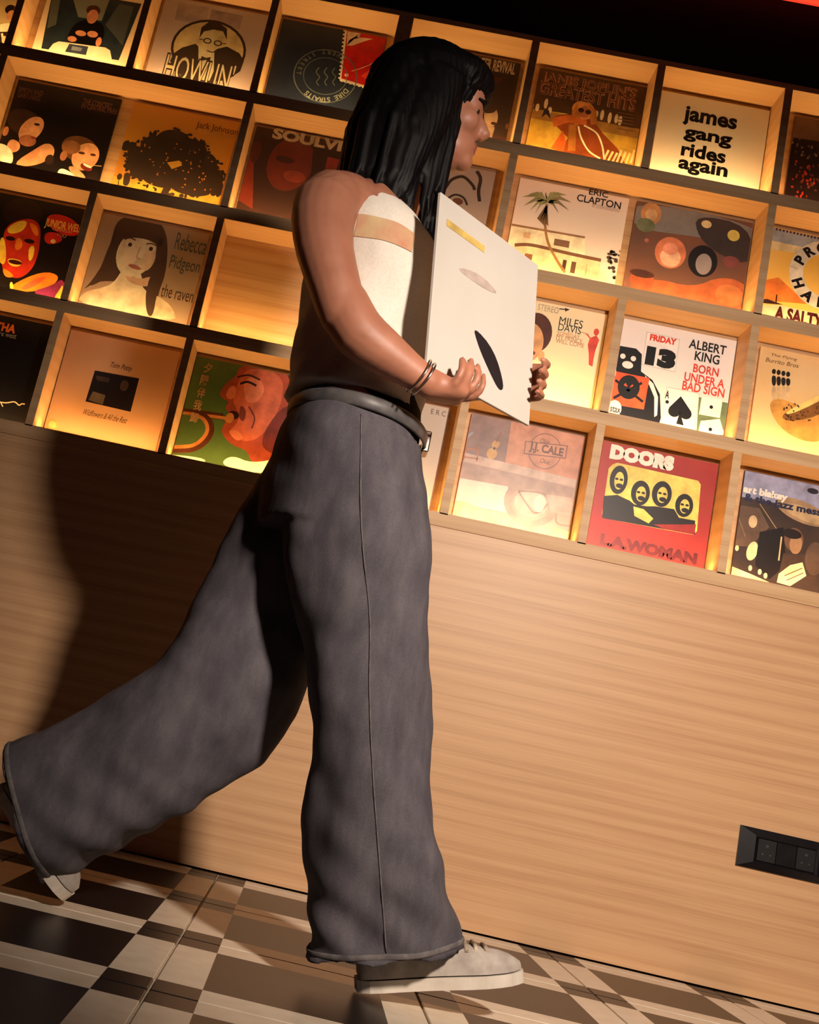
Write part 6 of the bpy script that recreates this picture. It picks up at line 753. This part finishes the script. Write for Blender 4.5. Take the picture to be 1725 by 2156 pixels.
# legs (inside the jeans) down to the ankles
limb([(1.215, -1.010, .84), (1.275, -1.012, .66), (1.330, -1.008, .47), (1.368, -0.995, .30), (1.418, -0.982, .115), (1.432, -0.978, .075)], [.085, .078, .056, .052, .036, .036], 16)
limb([(1.205, -0.855, .84), (1.160, -0.855, .64), (1.095, -0.858, .405), (.975, -0.860, .275), (.845, -0.862, .160), (.815, -0.862, .130)], [.085, .078, .056, .052, .036, .036], 16)
body_me = fuse(body, 'body', 0.0045, 3)
mesh_obj('body', body_me, SKIN, person)

# eyes, brows, mouth
EYE_W = mottled('eye_white', (225, 215, 205), (235, 226, 216), 40, 0.2)
EYE_D = mottled('eye_iris', (38, 24, 18), (48, 32, 24), 60, 0.15)
LIPS = mottled('lips', (150, 74, 68), (164, 86, 78), 40, 0.4)
HAIRM = mottled('black_hair', (7, 5, 7), (14, 11, 12), 60, 0.55, 0.18, stretch=(1, 1, .12))
for s in (-1, 1):
    b = MB(); b.ellipsoid(VH(1.3120, -0.93 + s * .031, 1.5615), (.0112, .0122, .0056), seg=14)
    e = mesh_obj('eye', b.mesh('eye'), EYE_W, person, smooth=True)
    b = MB(); b.ellipsoid(VH(1.3205, -0.93 + s * .0325, 1.5610), (.0045, .0070, .0054), seg=12)
    mesh_obj('iris', b.mesh('iris'), EYE_D, e, smooth=True)
    b = MB(); b.tube([VH(1.331, -0.93 + s * .014, 1.579), VH(1.331, -0.93 + s * .032, 1.584), VH(1.319, -0.93 + s * .050, 1.579)], [(.003, .003), (.0042, .0042), (.002, .002)], seg=8)
    mesh_obj('eyebrow', b.mesh('eyebrow'), HAIRM, person, smooth=True)
b = MB()
b.ellipsoid(VH(1.3235, -0.93, 1.5025), (.0115, .0205, .0052), seg=14)
b.ellipsoid(VH(1.3215, -0.93, 1.4925), (.0120, .0185, .0060), seg=14)
mesh_obj('mouth', b.mesh('mouth'), LIPS, person, smooth=True)

# long black hair with a fringe
hb = MB()
hb.ellipsoid(VH(1.212, -0.93, 1.604), (.112, .096, .096))
hb.ellipsoid(VH(1.262, -0.93, 1.628), (.082, .080, .056))
hb.tube([VH(1.175, -0.93, 1.62), VH(1.162, -0.93, 1.53), VH(1.152, -0.93, 1.44), VH(1.146, -0.93, 1.36), VH(1.148, -0.93, 1.29)], [(.070, .094), (.072, .106), (.062, .116), (.046, .112), (.020, .090)], seg=22)
for s in (-1, 1):
    hb.tube([VH(1.235, -0.93 + s * .070, 1.60), VH(1.225, -0.93 + s * .086, 1.52), VH(1.205, -0.93 + s * .096, 1.43), VH(1.190, -0.93 + s * .100, 1.35), VH(1.192, -0.93 + s * .104, 1.285)], [(.050, .030), (.048, .032), (.046, .036), (.040, .034), (.016, .016)], seg=14)
rnd = random.Random(21)
for k in range(90):
    th = rnd.uniform(0.15, 1.0) * math.pi
    s = rnd.choice((-1, 1))
    x0, y0 = 1.205 + .100 * math.cos(th), s * .088 * math.sin(th)
    x1 = max(x0 - .015 + rnd.uniform(-.02, .02), 1.098)
    y1 = y0 * 1.28 + rnd.uniform(-.02, .02)
    zl = rnd.uniform(1.265, 1.34)
    hb.tube([VH(x0, -0.93 + y0 * .9, 1.63), VH(x0 - .006, -0.93 + y0 * 1.12, 1.56), V((x0 + x1) / 2 - .010, -0.93 + (y0 + y1) / 2 * 1.10, 1.45), VH(x1, -0.93 + y1, zl + .05), VH(x1 + rnd.uniform(-.01, .01), -0.93 + y1, zl)], [.009, .010, .010, .007, .002], seg=6)
for k in range(22):
    y0 = -.066 + .132 * k / 21
    hb.tube([VH(1.262, -0.93 + y0 * .7, 1.672), VH(1.312, -0.93 + y0 * .95, 1.640), VH(1.328 - abs(y0) * .35, -0.93 + y0 * 1.06, 1.604 + rnd.uniform(-.006, .006)), VH(1.326 - abs(y0) * .45, -0.93 + y0 * 1.10, 1.582 + rnd.uniform(-.008, .008))], [.008, .010, .008, .003], seg=6)
hair_me = fuse(hb, 'hair', 0.0040, 1, lambda p, n: 0.0011 * math.sin(p.y * 700 + p.x * 300 + 3 * noise.noise(p * 14)))
mesh_obj('hair', hair_me, HAIRM, person)

# white sleeveless top
tp = MB()
sp_ = spline([(1.205, .935, .124, .158), (1.205, .99, .122, .154), (1.198, 1.08, .118, .150), (1.188, 1.18, .124, .160), (1.172, 1.24, .120, .164), (1.172, 1.292, .096, .140), (1.186, 1.330, .070, .088)], 26)
def tfold(i, th):
    return 0.035 * math.sin(5 * th + i * .55) * max(0, 1 - i / 18) + 0.02 * math.sin(9 * th - i * .8) * max(0, 1 - i / 20)
tp.tube([V(q[0], -0.93, q[1]) for q in sp_], [(q[2], q[3]) for q in sp_], seg=64, fold=tfold)
top_me = fuse(tp, 'top', 0.0055, 3, lambda p, n: 0.005 * noise.noise(Vector((p.x * 9, p.y * 9, p.z * 14))) + 0.0025 * noise.noise(Vector((p.x * 30, p.y * 30, p.z * 22))))
WHITE, nt, bs = new_mat('white_jersey')
f1 = noise_tex(nt, coords(nt, (1, 1, 1)), 240, 2)
nt.links.new(ramp(nt, f1, [(0.3, lin((218, 210, 198))), (0.7, lin((230, 222, 210)))]), bs.inputs['Base Color'])
bs.inputs['Roughness'].default_value = 0.85
bump(nt, bs, f1, 0.25, 0.001)
top = mesh_obj('top', top_me, WHITE, person)
PR = mottled('shirt_print', (196, 128, 108), (206, 186, 140), 16, 0.85, 0.1)
def patch(name, x0, x1, z0, z1, mat_, parent):
    """print hugging the near side of the top: projects a grid onto the shirt."""
    b = MB(); nx, nz = 14, 10
    vs2, ok = [], True
    for j in range(nz + 1):
        for i in range(nx + 1):
            o_ = Vector(V(x0 + (x1 - x0) * i / nx, -1.6, z0 + (z1 - z0) * j / nz))
            hit, loc_, nor_, _ = parent.ray_cast(o_, Vector((0, 1, 0)))
            vs2.append((loc_ + nor_ * .0014) if hit else (o_ + Vector((0, .6, 0))))
    b.add(vs2, [(j * (nx + 1) + i, j * (nx + 1) + i + 1, (j + 1) * (nx + 1) + i + 1, (j + 1) * (nx + 1) + i) for j in range(nz) for i in range(nx)])
    return mesh_obj(name, b.mesh(name), mat_, parent, smooth=True)
bpy.context.view_layer.update()
patch('chest_print', 1.150, 1.250, 1.190, 1.228, PR, top)

# black undershirt showing at the waist
BLK = mottled('black_cotton', (12, 11, 13), (20, 18, 20), 90, 0.85, 0.2)
ub = MB()
sp_ = spline([(1.222, .855, .112, .150), (1.226, .91, .108, .146), (1.222, .96, .100, .140), (1.212, 1.01, .098, .135)], 10)
ub.tube([V(q[0], -0.93, q[1]) for q in sp_], [(q[2], q[3]) for q in sp_], seg=40)
mesh_obj('undershirt', fuse(ub, 'undershirt', 0.006, 2), BLK, person)

# wide dark grey jeans
DENIM, nt, bs = new_mat('grey_denim')
d1 = noise_tex(nt, coords(nt, (1, 1, .35)), 26, 6, 0.6)
d2 = noise_tex(nt, coords(nt, (1, 1, 1)), 420, 2)
mul = node(nt, 'ShaderNodeMath', operation='MULTIPLY_ADD')
mul.inputs[1].default_value = 0.35
nt.links.new(d2, mul.inputs[0]); nt.links.new(d1, mul.inputs[2])
nt.links.new(ramp(nt, mul.outputs[0], [(0.35, lin((62, 58, 64))), (0.62, lin((78, 74, 80))), (0.85, lin((94, 89, 94)))]), bs.inputs['Base Color'])
bs.inputs['Roughness'].default_value = 0.82
bs.inputs['Specular IOR Level'].default_value = 0.2
bump(nt, bs, d2, 0.3, 0.001)
jb = MB()
sp_ = spline([(1.215, .700, .122, .170), (1.216, .78, .132, .182), (1.216, .86, .128, .178), (1.220, .905, .117, .162), (1.222, .915, .114, .158)], 12)
jb.tube([V(q[0], -0.93, q[1]) for q in sp_], [(q[2], q[3]) for q in sp_], seg=48)
def leg(pts, n=44):
    sp2 = spline(pts, n)
    fold = lambda i, th: 0.040 * math.sin(3 * th + i * .22) * min(1, i / 14) + 0.030 * math.sin(5 * th - i * .35) * min(1, i / 10)
    jb.tube([V(*q[:3]) for q in sp2], [(q[3], q[4]) for q in sp2], seg=56, fold=fold)
leg([(1.222, -1.005, .84, .118, .100), (1.262, -1.012, .70, .122, .105), (1.305, -1.012, .56, .110, .098), (1.328, -1.008, .45, .098, .092), (1.358, -1.000, .33, .100, .094), (1.396, -0.990, .20, .110, .104), (1.434, -0.982, .070, .120, .112)])
leg([(1.200, -0.858, .84, .112, .100), (1.162, -0.857, .70, .118, .104), (1.128, -0.858, .55, .118, .098), (1.086, -0.860, .405, .122, .096), (.995, -0.860, .285, .122, .096), (.900, -0.862, .200, .120, .102), (.805, -0.864, .138, .116, .110)])
def jpush(p, n):
    w_ = Vector((p.x * 6 + p.z * 3, p.y * 6, p.z * 6))
    v = 0.011 * noise.noise(w_) + 0.004 * noise.noise(Vector((p.x * 13 + p.z * 9, p.y * 13, p.z * 20)))
    hem = max(0.0, 1 - p.z / .30)
    v += 0.006 * hem * math.sin(p.z * 95 + p.x * 40)
    return v
jeans_me = fuse(jb, 'jeans', 0.0065, 2, jpush)
for v in jeans_me.vertices:
    if v.co.z < 0.012:
        v.co.z = 0.012 + (v.co.z - 0.012) * 0.05
jeans = mesh_obj('jeans', jeans_me, DENIM, person)
SEAM = mottled('light_hem', (84, 79, 82), (116, 110, 108), 60, 0.85, 0.1)
bpy.context.view_layer.update()
def on_jeans(origin, direction):
    hit, loc_, nor_, _ = jeans.ray_cast(Vector(origin), Vector(direction).normalized())
    return (loc_ + nor_ * .0012) if hit else None
# stitched hems at the leg openings, and the outer side seam of the near leg
for c_, t_, r_ in (((1.434, -0.982, .070), (.28, .05, -.96), .12), ((.805, -0.864, .138), (-.84, 0, -.55), .116)):
    T3 = Vector(t_).normalized()
    A3 = Vector((0, 1, 0)).cross(T3).normalized(); B3 = T3.cross(A3)
    base_ = Vector(V(*c_)) - T3 * .014
    pts = []
    for k in range(41):
        th = 2 * math.pi * k / 40
        d_ = A3 * math.cos(th) + B3 * math.sin(th)
        q = on_jeans(base_ + d_ * .3, -d_)
        if q is not None:
            q.z = max(q.z, .008)
            pts.append(tuple(q))
    if len(pts) > 30:
        b = MB(); b.tube(pts, [(.0016, .0045)] * len(pts), ref=tuple(T3), seg=8)
        mesh_obj('hem', b.mesh('hem'), SEAM, jeans, smooth=True)
pts = []
for x, z in spline([(1.225, .88), (1.262, .70), (1.305, .56), (1.328, .45), (1.358, .33), (1.396, .20), (1.430, .085)], 40):
    q = on_jeans(V(x, -1.4, z), (0, 1, 0))
    if q is not None:
        pts.append(tuple(q))
b = MB(); b.tube(pts, [(.0012, .0012)] * len(pts), seg=6)
mesh_obj('side_seam', b.mesh('side_seam'), SEAM, jeans, smooth=True)
LEATHER = mottled('grey_leather', (70, 67, 68), (92, 88, 87), 40, 0.45, 0.4)
b = MB()
ring = []
N = 48
for k in range(N + 1):
    th = 2 * math.pi * k / N
    ring.append((1.221 + .124 * math.cos(th), -0.93 + .169 * math.sin(th), .905 - .006 * math.cos(th)))
b.tube([V(*q) for q in ring], [(.004, .013)] * (N + 1), ref=(0, 0, 1), seg=8)
belt = mesh_obj('belt', b.mesh('belt'), LEATHER, person, smooth=True)
b = MB(); b.bevel_box(*[0.344 - .20 - .004, 0.344 - .20 + .008], -.022, .022, .883, .921, .002)
mesh_obj('buckle', b.mesh('buckle'), STEEL, belt)

# sneakers
UPPER = mottled('grey_canvas', (150, 140, 132), (186, 176, 166), 34, 0.8, 0.2)
SOLE = mottled('rubber_sole', (196, 184, 170), (214, 204, 190), 30, 0.6, 0.3)
LACE = mottled('striped_lace', (92, 66, 52), (206, 190, 168), 60, 0.8, 0.1)
def shoe(heel, toe, up_, bend=0.0):
    """heel and toe: ground-side points of the sole; up_: shoe's up direction."""
    H_, T_ = Vector(heel), Vector(toe)
    f_ = (T_ - H_); L = f_.length; f_.normalize()
    u_ = Vector(up_).normalized(); u_ = (u_ - f_ * u_.dot(f_)).normalized()
    s_ = f_.cross(u_)
    root = empty('shoe', Vector(V(*heel)))
    root.parent = person
    def P(a, b_, c):
        drop = bend * max(0, a - .62) ** 2
        return tuple(f_ * (a * L) + s_ * b_ + u_ * (c + drop))
    st = [(-.02, .018, .026), (.06, .033, .030), (.25, .034, .032), (.45, .036, .033), (.70, .046, .034), (.88, .038, .033), (.98, .018, .030), (1.0, .006, .026)]
    so, upm = MB(), MB()
    n = 16
    rings = []
    sol = spline(st, 16)
    left = [(q[0], q[1]) for q in sol]
    vs3 = [P(a, w_, 0) for a, w_ in left] + [P(a, w_, .018) for a, w_ in left] + [P(a, -w_, 0) for a, w_ in left] + [P(a, -w_, .018) for a, w_ in left]
    m_ = len(left); fs3 = []
    for k in range(m_ - 1):
        fs3 += [(k, k + 1, m_ + k + 1, m_ + k), (2 * m_ + k + 1, 2 * m_ + k, 3 * m_ + k, 3 * m_ + k + 1), (m_ + k, m_ + k + 1, 3 * m_ + k + 1, 3 * m_ + k), (k + 1, k, 2 * m_ + k, 2 * m_ + k + 1)]
    fs3 += [(0, m_, 3 * m_, 2 * m_), (m_ - 1, 3 * m_ - 1, 4 * m_ - 1, 2 * m_ - 1)]
    so.add(vs3, fs3)
    mesh_obj('sole', so.mesh('sole'), SOLE, root)
    hs = spline([(.0, .030, .085), (.10, .034, .098), (.28, .033, .100), (.42, .033, .082), (.58, .038, .064), (.75, .043, .054), (.90, .035, .044), (.985, .012, .030)], 18)
    vs3, fs3 = [], []
    ns = 10
    for a, w_, h in hs:
        for k in range(ns + 1):
            th = math.pi * k / ns
            vs3.append(P(a, w_ * math.cos(th), .020 + (h - .020) * math.sin(th) ** .8))
    for i in range(len(hs) - 1):
        for k in range(ns):
            q = i * (ns + 1) + k
            fs3.append((q, q + ns + 1, q + ns + 2, q + 1))
    fs3.append(tuple(range(ns + 1)))
    upm.add(vs3, fs3)
    upo = mesh_obj('upper', upm.mesh('upper'), UPPER, root, smooth=True)
    for k in range(6):
        a = .46 + .062 * k
        h = .0795 - .0048 * k
        b = MB(); b.tube([P(a, .026, h - .016), P(a + .004, .012, h - .001), P(a + .004, -.012, h - .001), P(a, -.026, h - .016)], [.0036] * 4, ref=tuple(f_), seg=7)
        mesh_obj('lace', b.mesh('lace'), LACE, upo, smooth=True)
    return root
shoe((1.410, -0.978, .006), (1.660, -0.960, .072), (-.2, 0, 1))
shoe((.748, -0.862, .160), (.908, -0.858, .012), (.75, 0, .70), 0.0)

# silver bracelet on the near wrist
b = MB()
c0, ax_ = Vector(V(1.303, -1.130, .955)), Vector((.72, .22, -.28)).normalized()
e1 = ax_.cross(Vector((0, 1, 0))).normalized(); e2 = ax_.cross(e1)
for off in (0.0, .009):
    b.tube([tuple(c0 + ax_ * off + e1 * (.031 * math.cos(2 * math.pi * k / 24)) + e2 * (.031 * math.sin(2 * math.pi * k / 24))) for k in range(25)], [.0018] * 25, ref=tuple(ax_), seg=6)
mesh_obj('bracelet', b.mesh('bracelet'), STEEL, person, smooth=True)

# the record carried in both hands
held = empty('record_sleeve', (1.415, -1.020, .974))
tag(held, 'white record sleeve with a dark mark, carried in the hands of the person', 'record sleeve')
held.rotation_euler = (math.radians(-6), math.radians(-3), math.radians(48))
b = MB(); b.bevel_box(-.157, .157, -.003, .003, 0, .314, .0008)
HW = mottled('white_card', (206, 199, 190), (198, 192, 183), 6, 0.5, 0.3)
mesh_obj('jacket', b.mesh('jacket'), HW, held)
b = MB()
def hp(pts, mi):
    b.add([(x, -.0033 - .0001 * mi, z) for x, z in pts], [tuple(range(len(pts)))], mi)
hp(smooth_poly([(-.04, .12), (.03, .10), (.07, .045), (.055, .03), (.02, .055), (-.02, .09)]), 0)
hp(smooth_poly([(-.11, .20), (-.03, .22), (.04, .205), (-.02, .196)]), 1)
hp([(-.135, .262), (-.02, .262), (-.02, .275), (-.135, .275)], 2)
mesh_obj('cover_art', b.mesh('cover_art'), [print_mat((40, 34, 36)), print_mat((176, 160, 150)), print_mat((200, 170, 96))], held)
